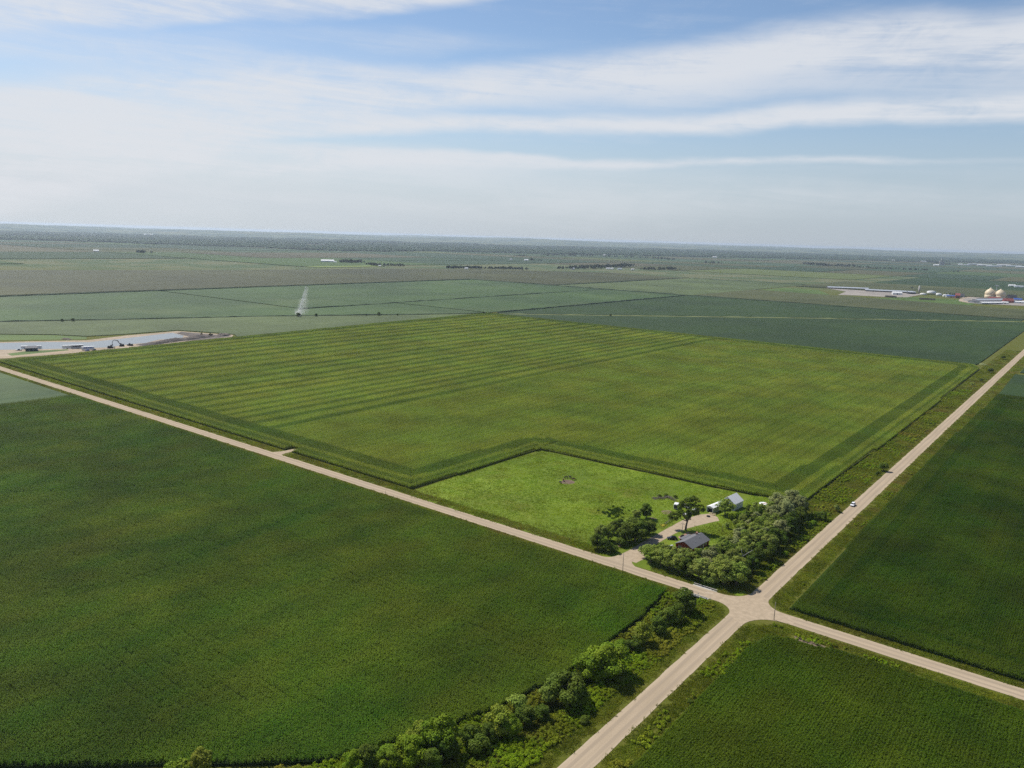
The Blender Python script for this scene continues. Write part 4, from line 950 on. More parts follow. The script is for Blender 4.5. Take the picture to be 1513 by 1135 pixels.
# firewood and clutter on the patio
def logstack(name, n, L_, r, lab, cat, loc, rz, mat):
    b = MB(); row = 0; k = n; z = r
    while k > 0:
        for i in range(k): b.tube([(-L_ / 2 + rng.normal(0, .06), (i - (k - 1) / 2) * 2 * r, z), (L_ / 2 + rng.normal(0, .06), (i - (k - 1) / 2) * 2 * r, z)], r * .97, 7)
        k -= 1; z += r * 1.72
    o = tag(b.build(name, mat), lab, cat); o.location = loc; o.rotation_euler[2] = rz; return o
logstack('log_pile', 5, 3.2, .17, 'low pile of dark logs on the brick patio behind the red house', 'log pile', (-143.4, 331.8, .06), .6, M['bark'])
logstack('log_pile', 4, 2.2, .16, 'small log pile at the left corner of the brick patio', 'log pile', (-147.8, 326.0, .06), 1.2, M['brush'])

def lptank(label, loc, rz):
    o = thing('gas_tank', label, 'tank', loc, rz)
    b = MB(); prof = [(-1.5 - .5 * math.cos(a), .5 * math.sin(a)) for a in np.linspace(.05, math.pi / 2, 5)] + [(1.5 + .5 * math.sin(a), .5 * math.cos(a)) for a in np.linspace(0, math.pi / 2 - .05, 5)]
    b.loft([[(x, r * math.cos(t), .95 + r * math.sin(t)) for t in np.linspace(0, 2 * math.pi, 16, endpoint=False)] for x, r in prof]); b.build('tank', M['white'], o, True)
    for x in (-1, 1):
        b = MB(); b.box(x - .1, x + .1, -.4, .4, 0, .52); b.build('leg', M['concrete'], o)
    b = MB(); b.lathe([(.16, 1.42), (.16, 1.62), (.05, 1.68)], 12); b.build('valve_cap', M['greysheet'], o)
lptank('white rounded gas tank at the front left corner of the red house', (-146.0, 309.6, 0), R_(70))

sh = thing('shed', 'long white metal shed with a dark open end facing the drive', 'shed', (-151.6, 372.2, 0), R_(-8))
w, f = gable(10.6, 3.9, 2.9, 3.55, .12, .08)
# walls with an open end
w = MB(); W2, L2 = 1.95, 5.3
w.box(-W2, -W2 + .12, -L2, L2, 0, 2.9); w.box(W2 - .12, W2, -L2, L2, 0, 2.9); w.box(-W2 + .12, W2 - .12, L2 - .12, L2, 0, 2.9)
w.box(-W2 + .12, -1.45, -L2, -L2 + .12, 0, 2.9); w.box(1.45, W2 - .12, -L2, -L2 + .12, 0, 2.9); w.box(-1.45, 1.45, -L2, -L2 + .12, 2.35, 2.9)
w.add([(-W2, -L2 + .02, 2.9), (W2, -L2 + .02, 2.9), (0, -L2 + .02, 3.52)], [(0, 1, 2)]); w.add([(-W2, L2 - .02, 2.9), (0, L2 - .02, 3.52), (W2, L2 - .02, 2.9)], [(0, 1, 2)])
w.build('wall', M['galv'], sh); f.build('roof', M['white'], sh)
b = MB(); b.box(-1.3, 1.3, 5.0, 5.1, 0, 2.3); b.build('back_door', M['greysheet'], sh)
b = MB(); b.box(-1.45, 1.45, -3.2, -3.1, .01, 2.5); b.build('inner_panel', M['darkgrey'], sh)  # dark grey panel across the inside, behind the open end

# tall steep barn behind the thin tree
hb = thing('barn', 'tall steep roofed grey metal barn behind the thin tree, with pale roof panels', 'barn', (-147.4, 383.2, 0), R_(-4))
w, f = gable(9.6, 8.4, 3.6, 6.7, .25, .12)
w.build('wall', M['palegalv'], hb); rf = f.build('roof', M['palegalv'], hb)
for y_ in (-4.6, -3.0, .6):
    b = MB(); k_ = 5.4 / 4.2
    b.add([(4.3, y_, 3.72), (4.3, y_ + .9, 3.72), (.12, y_ + .9, 6.80), (.12, y_, 6.80), (4.3, y_, 3.60), (4.3, y_ + .9, 3.60), (.12, y_ + .9, 6.68), (.12, y_, 6.68)], [(0, 1, 2, 3), (0, 4, 5, 1), (1, 5, 6, 2), (2, 6, 7, 3), (3, 7, 4, 0)]); b.build('pale_roof_panel', M['white'], rf)
b = MB(); b.box(-1.6, 1.6, -4.86, -4.81, 0, 3.0); b.build('door', M['darkgrey'], hb)
b = MB(); b.box(-.7, .7, -4.86, -4.81, 4.2, 5.4); b.build('loft_door', M['darkgrey'], hb)

# junk pile in front of the shed
jb = MB(); g = np.random.default_rng(3)
for i in range(9):
    a = g.uniform(-.5, .5); x, y = g.uniform(-1.4, 1.4), g.uniform(-.8, .8); z = .06 + .1 * i; L_ = g.uniform(1.2, 2.2)
    jb.tube([(x - L_ / 2 * math.cos(a), y - L_ / 2 * math.sin(a), z), (x + L_ / 2 * math.cos(a), y + L_ / 2 * math.sin(a), z + g.normal(0, .08))], .14, 4)
o = tag(jb.build('board_pile', M['board']), 'heap of pale boards on the gravel in front of the white shed', 'board pile'); o.location = (*at(1053, 761), .05)
b = MB(); k = 16
b.loft([[(math.cos(2 * math.pi * i / k) * r, math.sin(2 * math.pi * i / k) * r, z) for i in range(k)] for r, z in ((.35, 0), (.6, 0), (.66, .12), (.6, .25), (.35, .25), (.35, 0))], False)
o = tag(b.build('tyre', M['tyre']), 'dark old tyre lying beside the pale board heap', 'tyre'); o.location = (*at(1046.5, 763.5), .06); o.scale = (1.5, 1.5, 1.6)

# round pad with a stripe
pad = thing('round_pad', 'round white concrete pad with a brown stripe on the lawn by the corn', 'pad', (*at(1129, 745), 0))
b = MB(); b.lathe([(2.6, 0), (2.6, .3), (2.5, .36), (0.01, .38)], 32); b.build('slab', M['concrete'] if False else M['white'], pad)
b = MB(); b.box(-.35, .35, -2.5, 2.5, .382, .40); s_ = b.build('stripe', M['rust'], pad); s_.rotation_euler[2] = R_(-20)

# board fence by the drive
fn = thing('board_fence', 'short weathered board fence beside the gravel drive', 'fence', (-161.8, 340, 0), R_(3))
for i in range(5):
    b = MB(); y = -5.6 + i * 2.8; b.box(-.08, .08, y - .08, y + .08, 0, 1.35); b.build('post', M['wood'], fn)
b = MB()
for z in (.35, .72, 1.1): b.box(.085, .125, -5.7, 5.7, z, z + .16)
b.build('rails', M['wood'], fn)
fl = [clump_proto('flower_clump', 200 + i, .5, .5, .12, M['flower'], nl=3, dens=.5) for i in range(2)]
P = np.array(at(981, 777)) + rng.normal(0, .8, (26, 2)); scatter('yellow_flowers', np.c_[P, np.zeros(26)], rng.uniform(0, 6, 26), rng.uniform(.6, 1.1, 26), 0.0, rng.integers(0, 2, 26), fl, 'patch of yellow flowers at the edge of the gravel drive', 'flowers')
dw = [clump_proto('dark_weed_clump', 205 + i, .9, .7, .2, M['corn_side'], nl=3, dens=.5) for i in range(2)]
c0 = np.array(at(908, 757)); P = c0 + rng.normal(0, 1, (90, 2)) * np.array([2.8, 3.6]); scatter('weed_patch', np.c_[P, np.zeros(90)], rng.uniform(0, 6, 90), rng.uniform(.5, 1.1, 90), rng.uniform(0, .5, 90), rng.integers(0, 2, 90), dw, 'dark bluish green weed patch in the pasture behind the driveway trees', 'weeds')
# brush heap
def brushpile(label, px, py, L_, W_, h, rz, seed):
    g = np.random.default_rng(seed); b = MB()
    for i in range(120):
        u = g.uniform(-1, 1); x, y = u * L_ / 2, g.normal(0, .3) * W_; z = h * (1 - u * u) * g.uniform(.05, .9); d = g.normal(0, 1, 3) * np.array([1.1, .8, .35])
        b.tube([(x, y, max(.03, z)), (x + d[0], y + d[1], max(.04, z + d[2]))], [g.uniform(.05, .13), .03], 5)
    o = tag(b.build('brush_pile', M['brush']), label, 'brush pile'); o.location = (*at(px, py), 0); o.rotation_euler[2] = rz
brushpile('left end of the long grey brush heap on the pasture edge', 974, 737, 7, 3, 1.6, .7, 11)
brushpile('right part of the long grey brush heap behind the white camper', 990, 737, 7, 3, 1.4, -.3, 12)
for px, py, lb in ((975, 735, 'low bush growing at the left of the grey brush heap'), (984, 734, 'low bush growing in the middle of the grey brush heap'), (998, 736, 'low bush at the right end of the grey brush heap')):
    tree('bush', *at(px, py), 1.8, lb, 'bushes by the brush heap', 'bush', 1.2, 'bush')

# ------------------------------------------------------------------ vehicles
def wheel(parent, x, y, r, w, axis='x'):
    b = MB(); k = 18
    b.loft([[(x + dx, y + rr * math.cos(2 * math.pi * i / k), r + rr * math.sin(2 * math.pi * i / k)) for i in range(k)] for dx, rr in ((-w / 2, r * .62), (-w / 2, r * .95), (-w / 4, r), (w / 4, r), (w / 2, r * .95), (w / 2, r * .62))])
    o = b.build('wheel', M['tyre'], parent, True)
    c = MB()
    for s in (-1, 1):
        x_ = x + s * (w / 2 + .004)
        c.add([(x_, y + r * .6 * math.cos(2 * math.pi * i / k), r + r * .6 * math.sin(2 * math.pi * i / k)) for i in range(k)], [tuple(range(k)) if s > 0 else tuple(range(k - 1, -1, -1))])
    c.build('rim', M['rim'], o); return o
def car(name, label, cat, loc, rz, paint, kind='suv', group=None):
    """front towards -y; body lofted along y, then glass, wheels, lamps"""
    o = thing(name, label, cat, loc, rz, group)
    L_, W_ = (4.7, 1.85) if kind != 'pickup' else (5.6, 1.95)
    if kind == 'suv': prof = [(-2.35, .45, .72), (-2.2, .32, .86), (-1.2, .28, .98), (0, .27, 1.0), (1.6, .28, 1.02), (2.25, .34, 1.0), (2.35, .45, .85)]
    elif kind == 'pickup': prof = [(-2.8, .5, .85), (-2.65, .4, 1.02), (-1.4, .36, 1.1), (.3, .36, 1.1), (2.5, .38, 1.1), (2.75, .42, 1.1), (2.8, .5, 1.05)]
    b = MB()
    b.loft([[(-W_ / 2 * .93, y, z0), (W_ / 2 * .93, y, z0), (W_ / 2, y, z0 + (z1 - z0) * .45), (W_ / 2 * .96, y, z1 - .05), (W_ / 2 * .86, y, z1), (-W_ / 2 * .86, y, z1), (-W_ / 2 * .96, y, z1 - .05), (-W_ / 2, y, z0 + (z1 - z0) * .45)] for y, z0, z1 in prof])
    bd = b.build('body', paint, o)
    if kind == 'suv': cab = [(-1.05, .99, 1.0, .86), (-.35, 1.0, 1.55, .74), (.2, 1.0, 1.62, .74), (1.5, 1.0, 1.60, .74), (2.1, 1.0, 1.05, .84)]
    else: cab = [(-1.2, 1.09, 1.1, .86), (-.55, 1.09, 1.74, .74), (.2, 1.09, 1.80, .74), (.75, 1.09, 1.78, .74), (1.0, 1.09, 1.1, .84)]
    gl = MB(); gl.loft([[(-W_ / 2 * .9, y, z0), (W_ / 2 * .9, y, z0), (W_ / 2 * k, y, z1), (-W_ / 2 * k, y, z1)] for y, z0, z1, k in cab]); gl.build('windows', M['glass'], o)
    rf = MB(); z = cab[2][2]; ya, yb = cab[1][0] - .05, cab[3][0] + .06
    rf.loft([[(-W_ / 2 * .75, y, z_ - .06), (W_ / 2 * .75, y, z_ - .06), (W_ / 2 * .68, y, z_ + .05), (-W_ / 2 * .68, y, z_ + .05)] for y, z_ in ((ya, cab[1][2]), (.2, z), (yb, cab[3][2]))]); rf.build('roof', paint, o)
    if kind == 'pickup':
        bb = MB(); bb.box(-.78, .78, 1.15, 2.65, 1.105, 1.112); bb.build('bed_floor', M['darkgrey'], o)
    for y in (-L_ * .31, L_ * .31):
        for x in (-W_ / 2 + .08, W_ / 2 - .08): wheel(o, x, y, .36, .24)
    for s in (-1, 1):
        b = MB(); b.box(s * .68 - .17, s * .68 + .17, -L_ / 2 - .02, -L_ / 2 + .12, .62, .76); b.build('headlight', M['lamp'], o)
        b = MB(); b.box(s * .76 - .1, s * .76 + .1, L_ / 2 - .1, L_ / 2 + .02, .66, .86); b.build('tail_light', M['redlamp'], o)
    b = MB(); b.box(-.8, .8, -L_ / 2 - .05, -L_ / 2 + .1, .40, .55); b.build('bumper', M['darkgrey'], o)
    return o
cx_, cy_ = at(1263, 747)
car('parked_car', 'white car driving on the left side of the gravel side road', 'car', (-98.6, 431.0, .07), 0, M['whitepaint'])
bpy.data.objects['parked_car'].name = 'car'
car('parked_car', 'black car parked on the grass between the drive and the red house', 'car', (-150.2, 320.2, .02), R_(-55), M['blackpaint'])
car('pickup_truck', 'white pickup parked under the lone yard tree', 'pickup', (*at(1013, 750), .02), R_(70), M['whitepaint'], 'pickup')

def trailer(name, label, cat, loc, rz, L_, W_, h0, h1, wall, roof, group=None, dark=None, round_=.25):
    """box trailer or camper: long along y"""
    o = thing(name, label, cat, loc, rz, group)
    sec = [(-W_ / 2, h0), (W_ / 2, h0), (W_ / 2, h1 - round_), (W_ / 2 - round_, h1), (-W_ / 2 + round_, h1), (-W_ / 2, h1 - round_)]
    b = MB(); b.loft([[(x * k, y, z) for x, z in sec] for y, k in ((-L_ / 2, .94), (-L_ / 2 + .12, 1), (L_ / 2 - .12, 1), (L_ / 2, .94))]); b.build('body', wall, o)
    b = MB(); b.loft([[(-W_ / 2 + .1, y, h1 + .005), (W_ / 2 - .1, y, h1 + .005), (W_ / 2 - .3, y, h1 + .09), (-W_ / 2 + .3, y, h1 + .09)] for y in (-L_ / 2 + .1, L_ / 2 - .1)]); b.build('roof', roof, o)
    if dark is not None:
        for s in (-1, 1):
            b = MB(); a, c = sorted((s * (W_ / 2 - .02), s * (W_ / 2 + .012))); b.box(a, c, -L_ * .36, L_ * .36, h0 + (h1 - h0) * .45, h0 + (h1 - h0) * .78); b.build('window', dark, o)
        b = MB(); b.box(-W_ * .42, W_ * .42, -L_ / 2 - .02, -L_ / 2 + .02, h0 + .15, h1 - .35); b.build('end_door', dark, o)
    for y in (-.45, .45):
        for x in (-W_ / 2 + .05, W_ / 2 - .05): wheel(o, x, y + .5, .34, .22)
    b = MB(); b.tube([(0, L_ / 2 - .05, h0 + .1), (0, L_ / 2 + 1.1, h0 + .05)], .06, 6); b.build('tow_bar', M['darkgrey'], o)
    return o
trailer('camper', 'white camper trailer with a dark opening at the left edge of the farmyard', 'camper', (*at(999, 751.5), 0), R_(18), 3.6, 2.3, .45, 2.75, M['white'], M['white'], dark=M['darkgrey'])
trailer('trailer', 'pale grey box trailer right of the lone yard tree', 'trailer', (*at(1025, 758.5), 0), R_(-25), 4.4, 2.2, .45, 2.2, M['galv'], M['white'])
trailer('trailer', 'small white trailer behind the trunk of the lone yard tree', 'trailer', (*at(1012, 764), 0), R_(40), 2.4, 1.6, .4, 1.6, M['white'], M['white'])

# ------------------------------------------------------------------ cattle around the bare patch
def cow(label, x, y, rz, mat, graze):
    hz = .35 if graze else 1.35
    vs = [(0, .72, 1.12), (0, .25, 1.08), (0, -.3, 1.06), (0, -.75, 1.12), (0, 1.02, 1.15 if not graze else .95), (0, 1.3, hz + .05), (0, 1.62, hz - .12)]
    ed = [(2, 1), (1, 0), (2, 3), (0, 4), (4, 5), (5, 6)]; rad = [(.30, .36), (.36, .38), (.37, .38), (.30, .32), (.17, .22), (.13, .15), (.08, .09)]
    for s in (-1, 1):
        i = len(vs); vs += [(s * .22, .68, .8), (s * .22, .70, .45), (s * .22, .66, .04)]; ed += [(0, i), (i, i + 1), (i + 1, i + 2)]; rad += [(.12, .14), (.07, .08), (.06, .07)]
        i = len(vs); vs += [(s * .22, -.72, .85), (s * .22, -.62, .62), (s * .22, -.82, .42), (s * .22, -.78, .04)]; ed += [(3, i), (i, i + 1), (i + 1, i + 2), (i + 2, i + 3)]; rad += [(.15, .18), (.11, .12), (.06, .07), (.06, .07)]
        i = len(vs); vs += [(s * .2, 1.28, hz + .16)]; ed += [(5, i)]; rad += [(.04, .05)]
    i = len(vs); vs += [(0, -1.02, 1.15), (0, -1.1, .55)]; ed += [(3, i), (i, i + 1)]; rad += [(.05, .05), (.03, .03)]
    me = bpy.data.meshes.new('cow'); me.from_pydata(vs, ed, []); me.update(); o = link('cow', me)
    sk = o.modifiers.new('skin', 'SKIN')
    for v, r in zip(me.skin_vertices[0].data, rad): v.radius = r
    me.skin_vertices[0].data[2].use_root = True
    sd = o.modifiers.new('sub', 'SUBSURF'); sd.levels = 1; sd.render_levels = 2
    me.materials.append(mat); o.location = (x, y, .03); o.rotation_euler[2] = rz
    return tag(o, label, 'cow', 'cattle around the bare pasture patch')
for px, py, rz, mt_, gz, lb in ((828, 714.5, 1.2, 'hide', True, 'black cow grazing farthest left of the bare pasture patch'), (832.3, 711, .5, 'brownhide', False, 'brown cow at the left rim of the bare pasture patch'), (836.6, 707.2, 2.2, 'hide', True, 'black cow behind the bare pasture patch, left of two'),
                             (842.4, 707.0, 1.4, 'hide', False, 'black cow behind the bare pasture patch, right of two'), (847.5, 709.8, -1.0, 'brownhide', True, 'brown cow at the right rim of the bare pasture patch')):
    cow(lb, *at(px, py), rz, M[mt_], gz)

# ------------------------------------------------------------------ poles, signs, bridge
def pole(label, x, y, h, cross=True, rz=0, r=.13):
    o = thing('utility_pole', label, 'utility pole', (x, y, float(zg(x, y))), rz, 'roadside poles')
    b = MB(); b.tube([(0, 0, -.2), (0, 0, h)], [r, r * .7], 10); b.build('shaft', M['wood'], o, True)
    if cross:
        b = MB(); b.box(-.9, .9, -.18, -.09, h - .75, h - .62); c = b.build('crossarm', M['wood'], o)
        b = MB()
        for x_ in (-.8, -.4, .4, .8): b.lathe([(.04, h - .62), (.07, h - .55), (.06, h - .48), (.02, h - .46)], 8, (x_, -.135))
        b.build('insulators', M['glass'], c)
    return o
pole('slim pole on the verge opposite the driveway mouth', *at(920, 845), 8.6, False)
pole('slim pole at the lower right corner of the crossroads', *at(1143.5, 916), 7.2, False)
pole('utility pole with a crossarm in the yard behind the red house', *at(1007.4, 793.5), 7.2, True, .3)
pole('short post beside the road across from the pasture corner', *at(569.6, 731), 2.2, False, r=.09)
pole('thin pole standing at the right side of the farmhouse lawn', *at(1067, 786), 4.0, False, r=.07)
def marker(label, px, py, rz):
    o = thing('road_marker', label, 'marker post', (*at(px, py), 0), rz, 'marker posts of the bridge')
    b = MB(); b.box(-.03, .03, -.03, .03, 0, 1.5); b.build('post', M['galv'], o)
    b = MB(); b.box(-.15, .15, -.05, -.032, .95, 1.45); b.build('panel', M['white'], o)
marker('marker post at the left end of the near bridge rail', 1031.5, 881.5, 0)
marker('marker post at the right end of the near bridge rail', 1049, 889, 0)
br = thing('bridge', 'small concrete road bridge with low white rails over the creek', 'bridge', (CRX + .2, AY, 0))
b = MB(); b.box(-5.2, 5.2, -4.75, 4.75, -.42, .045); b.build('deck', M['concrete'], br)
for s, yy in ((-1, -4.7), (1, 4.7)):
    b = MB(); b.box(-5.0, 5.0, yy - .12, yy + .12, .36, .62); rl = b.build('rail', M['concrete'], br)
    b = MB()
    for x in np.linspace(-4.6, 4.6, 5): b.box(x - .12, x + .12, yy - .1, yy + .1, .046, .36)
    b.build('rail_posts', M['concrete'], rl)
for x in (-5.0, 5.0):
    b = MB(); b.box(x - .2, x + .2, -4.6, 4.6, -2.5, -.425); b.build('abutment', M['concrete'], br)
sheet('path', [at(1040, 876.5), at(1052, 878.3), at(1056, 877.2), at(1046, 874.3)], 0.078, M['sand'], 'patch of pale loose gravel on the road at the bridge', 'gravel patch')

# ------------------------------------------------------------------ pond side buildings and machines
def simple_building(name, label, cat, loc, rz, L_, W_, e, r, wall, roof, group=None, doors=1, over=.3):
    if abs(rz) <= 1.25 and name != 'cattle_shed': rz = math.atan2(-loc[1], -loc[0]) + .35 * rz
    o = thing(name, label, cat, loc, rz, group)
    w, f = gable(L_, W_, e, r, over, .15)
    w.build('wall', wall, o); f.build('roof', roof, o)
    for i in range(doors):
        b = MB(); y = (i - (doors - 1) / 2) * L_ / max(doors, 1)
        b.box(W_ / 2 - .01, W_ / 2 + .05, y - min(1.6, L_ * .2), y + min(1.6, L_ * .2), .02, e * .75); b.build('door', M['darkgrey'], o)
    return o
fa = lambda px, py: math.atan2(-at(px, py)[0], at(px, py)[1])      # heading that turns a long side to the viewer
x, y = at(47, 518.5)
ps = thing('shed', 'blue grey open fronted shed standing alone by the pond', 'shed', (x, y, 0), R_(62))
b = MB(); b.add([(-5.5, -3.5, 0), (5.5, -3.5, 0), (5.5, 3.5, 0), (-5.5, 3.5, 0), (-5.5, -3.5, 3.4), (5.5, -3.5, 3.4), (5.5, 3.5, 4.6), (-5.5, 3.5, 4.6)], [(0, 3, 2, 1), (0, 1, 5, 4), (1, 2, 6, 5), (2, 3, 7, 6), (3, 0, 4, 7)]); b.build('wall', flat('blue_grey_sheet', (.14, .17, .21), .6), ps)
b = MB(); b.loft([[(xx, -4.1, 3.36), (xx, 4.0, 4.74), (xx, 4.0, 4.9), (xx, -4.1, 3.52)] for xx in (-5.9, 5.9)]); b.build('roof', M['slate'], ps)
for x_ in (-3.7, 0, 3.7):
    b = MB(); b.box(x_ - 1.5, x_ + 1.5, -3.55, -3.505, .05, 2.7); b.build('door', M['darkgrey'], ps)
VG = 'vehicles parked beside the pond'
trailer('trailer', 'white trailer half hidden behind the left end of the pond shed', 'trailer', (*at(36, 515.5), .05), R_(-24), 6, 2.5, .6, 3.2, M['white'], M['white'], VG)
trailer('trailer', 'white trailer behind the right end of the pond shed', 'trailer', (*at(58, 514.8), .05), R_(-20), 5, 2.5, .6, 3.0, M['white'], M['white'], VG)
trailer('camper', 'bright white camper by the pond, left of three', 'camper', (*at(99, 515.0), .05), R_(-30), 9, 2.9, .6, 3.6, M['white'], M['white'], VG)
trailer('camper', 'long grey and white camper by the pond, middle of three', 'camper', (*at(114.5, 515.0), .05), R_(-22), 12, 3.0, .6, 4.0, M['greysheet'], M['white'], VG, dark=M['darkgrey'])
trailer('camper', 'long grey camper with a blue base by the pond, right of three', 'camper', (*at(130, 517.2), .05), R_(-22), 12.5, 3.0, .6, 3.8, M['white'], M['white'], VG, dark=M['bluepaint'])
car('parked_car', 'blue car parked in front of the right pond camper', 'car', (*at(129, 518.6), .05), R_(-24), M['bluepaint'], group=VG)
car('parked_car', 'small dark car at the right end of the pond campers', 'car', (*at(139.2, 518.0), .05), R_(30), M['blackpaint'], group=VG)
car('pickup_truck', 'dark pickup parked left of the pond shed', 'pickup', (*at(28, 518.2), .05), R_(-30), M['blackpaint'], 'pickup', VG)
def excavator(label, loc, rz, arm=True, mat='machine'):
    o = thing('excavator' if arm else 'bulldozer', label, 'excavator' if arm else 'bulldozer', loc, rz, 'earth moving machines by the pond')
    for s in (-1, 1):
        b = MB(); sec = [(-2.2, .5), (-1.9, .05), (1.9, .05), (2.2, .5), (1.9, .95), (-1.9, .95)]
        b.loft([[(s * 1.25 + dx, y, z) for y, z in sec] for dx in (-.3, .3)]); b.build('track', M['tyre'], o)
    b = MB(); b.loft([[(-1.35, -1.9, z), (1.35, -1.9, z), (1.35, 1.5, z), (-1.35, 1.5, z)] for z in (.98, 1.5)] + [[(-1.2, -1.8, 2.2), (1.2, -1.8, 2.2), (1.2, .9, 2.0), (-1.2, .9, 2.0)]]); b.build('body', M[mat], o)
    b = MB(); b.loft([[(-1.25, .0, 2.01), (-.1, .0, 2.01), (-.1, 1.45, 2.01), (-1.25, 1.45, 2.01)], [(-1.15, .1, 3.0), (-.2, .1, 3.0), (-.2, 1.2, 3.0), (-1.15, 1.2, 3.0)]]); b.build('cab', M['glass'], o)
    if arm:
        b = MB(); b.tube([(.35, 1.2, 1.8), (.35, 3.2, 5.2), (.35, 5.8, 5.9)], [.32, .42, .26], 6); bm_ = b.build('boom', M[mat], o)
        b = MB(); b.tube([(.35, 5.5, 6.1), (.35, 7.4, 4.9), (.35, 7.7, 2.2)], [.2, .28, .16], 6); b.build('stick', M[mat], bm_)
        b = MB(); b.loft([[(-.3, 7.5, 2.3), (1.0, 7.5, 2.3), (1.0, 8.1, 2.1), (-.3, 8.1, 2.1)], [(-.3, 7.0, 1.1), (1.0, 7.0, 1.1), (1.0, 7.8, .7), (-.3, 7.8, .7)]]); b.build('bucket', M['darkgrey'], bm_)
    else:
        b = MB(); b.loft([[(-1.9, y, .15), (1.9, y, .15), (1.9, y + .25, 1.5), (-1.9, y + .25, 1.5)] for y in (2.7, 2.85)]); b.build('blade', M['darkgrey'], o)
        b = MB(); b.tube([(-1.4, 0, .6), (-1.4, 2.75, .5)], .12, 6); b.tube([(1.4, 0, .6), (1.4, 2.75, .5)], .12, 6); b.build('push_arms', M[mat], o)
    return o
ex = excavator('dark excavator with a raised arm reaching left beside the pond', (*at(180, 511.8), .1), R_(155)); ex.scale = (1.25, 1.25, 1.25)
e2 = excavator('dark bulldozer left of the excavator at the pond edge', (*at(163, 514.5), .1), R_(-30), False); e2.scale = (1.4, 1.4, 1.2)
e3 = excavator('small dark bulldozer right of the excavator at the pond edge', (*at(193, 511.0), .1), R_(120), False); e3.scale = (1.1, 1.1, 1.0)
excavator('dark excavator working on the dirt bank at the pond corner', (*at(298, 495.5), .1), R_(60), True, 'machine_y')
excavator('dusty bulldozer on the dirt bank at the far pond corner', (*at(311, 497.2), 1.5), R_(30), False, 'machine_y')

# ------------------------------------------------------------------ irrigation line with its spray
pa, pb = np.array(at(441, 467.5)), np.array(at(452, 425)); Lp = np.linalg.norm(pb - pa); dp = (pb - pa) / Lp
iv = thing('irrigation_pivot', 'long wheeled irrigation pipe spraying the teal soybean field', 'irrigation pipe', (*pa, 0), math.atan2(dp[1], dp[0]))
ns = 14; sp = Lp / ns
for i in range(ns + 1):
    x = i * sp; b = MB(); b.tube([(x - 1.6, 0, .5), (x, 0, 4.0)], .07, 5); b.tube([(x + 1.6, 0, .5), (x, 0, 4.0)], .07, 5); b.tube([(x - 1.8, 0, .55), (x + 1.8, 0, .55)], .07, 5)
    tw = b.build('tower', M['galv'], iv)
    b = MB()
    for s in (-1.6, 1.6): b.loft([[(x + s + .6 * math.cos(t_), dy, .6 + .6 * math.sin(t_)) for t_ in np.linspace(0, 2 * math.pi, 12, endpoint=False)] for dy in (-.18, .18)])
    b.build('tower_wheels', M['tyre'], tw)
for i in range(ns):
    b = MB(); b.tube([(i * sp + sp * k / 6, 0, 4.0 + .9 * math.sin(math.pi * k / 6)) for k in range(7)], .11, 6)
    b.tube([(i * sp + sp * k / 6, 0, 4.0 - .45 * math.sin(math.pi * k / 6)) for k in range(7)], .04, 5); b.build('pipe_span', M['galv'], iv)
def mistmat(name, dens):
    m = bpy.data.materials.new(name); m.use_nodes = True; t = m.node_tree; t.nodes.remove(t.nodes['Principled BSDF'])
    v = t.nodes.new('ShaderNodeVolumeScatter'); v.inputs['Color'].default_value = (1, 1, 1, 1); v.inputs['Density'].default_value = dens; v.inputs['Anisotropy'].default_value = .2
    t.links.new(v.outputs[0], t.nodes['Material Output'].inputs['Volume']); return m
g = np.random.default_rng(8)
for q, (w0, w1, h0, dn) in enumerate(((14, 2.2, 8, .0020), (9, 1.5, 6, .0028), (4.5, .8, 4.5, .003))):      # layered so the edge thins out
    rings = []
    for k in range(25):
        f = k / 24; wv = (w0 + (w1 - w0) * f) * g.uniform(.75, 1.2); hv = h0 * (1 - .35 * f) * g.uniform(.75, 1.2); c = pa + dp * Lp * f; nn = np.array([-dp[1], dp[0]])
        rings.append([(*(c + nn * (wv * math.cos(a) - w0 * .25)), .3 + hv * (.5 + .5 * math.sin(a))) for a in np.linspace(0, 2 * math.pi, 12, endpoint=False)])
    b = MB(); b.loft(rings); tag(b.build('spray_mist', mistmat('water_mist', dn), None, True), ['pale outer curtain of water mist along the irrigation pipe', 'denser middle of the water mist along the irrigation pipe', 'dense core of the water mist along the irrigation pipe'][q], 'mist', kind='stuff')
b = MB(); prof = [(.3 + 6 * math.sin(a), .4 + 9 * (1 - math.cos(a)) / 2 * 1.1) for a in np.linspace(.1, math.pi - .1, 8)]; b.lathe(prof, 16, tuple(pa)); tag(b.build('spray_mist', mistmat('dense_mist', .035), None, True), 'dense white puff of spray at the near end of the irrigation pipe', 'mist', kind='stuff')
# bushes along the creek line
for i, (px, py, h, lb) in enumerate([(92, 475.8, 5, 'small bush on the creek line, left of two near the left edge'), (108, 475.5, 5.5, 'small bush on the creek line, right of two near the left edge'), (441, 468.6, 8, 'dark bush right beside the white spray puff'), (467, 468.2, 6, 'dark bush on the creek line right of the spray'),
                                     (541, 467, 4, 'tiny bush on the creek line left of the dark round bush'), (560, 467, 7, 'dark round bush on the creek line above the pale field'), (587, 466.8, 4, 'tiny bush on the creek line right of the dark round bush'), (714, 464.8, 6, 'dark bush at the far corner of the striped corn'), (902, 467.5, 5, 'small dark bush on the diagonal grass lane')]):
    tree('dark', *at(px, py), h, lb, 'bushes on the creek line', 'bush', 1.2, 'bush')

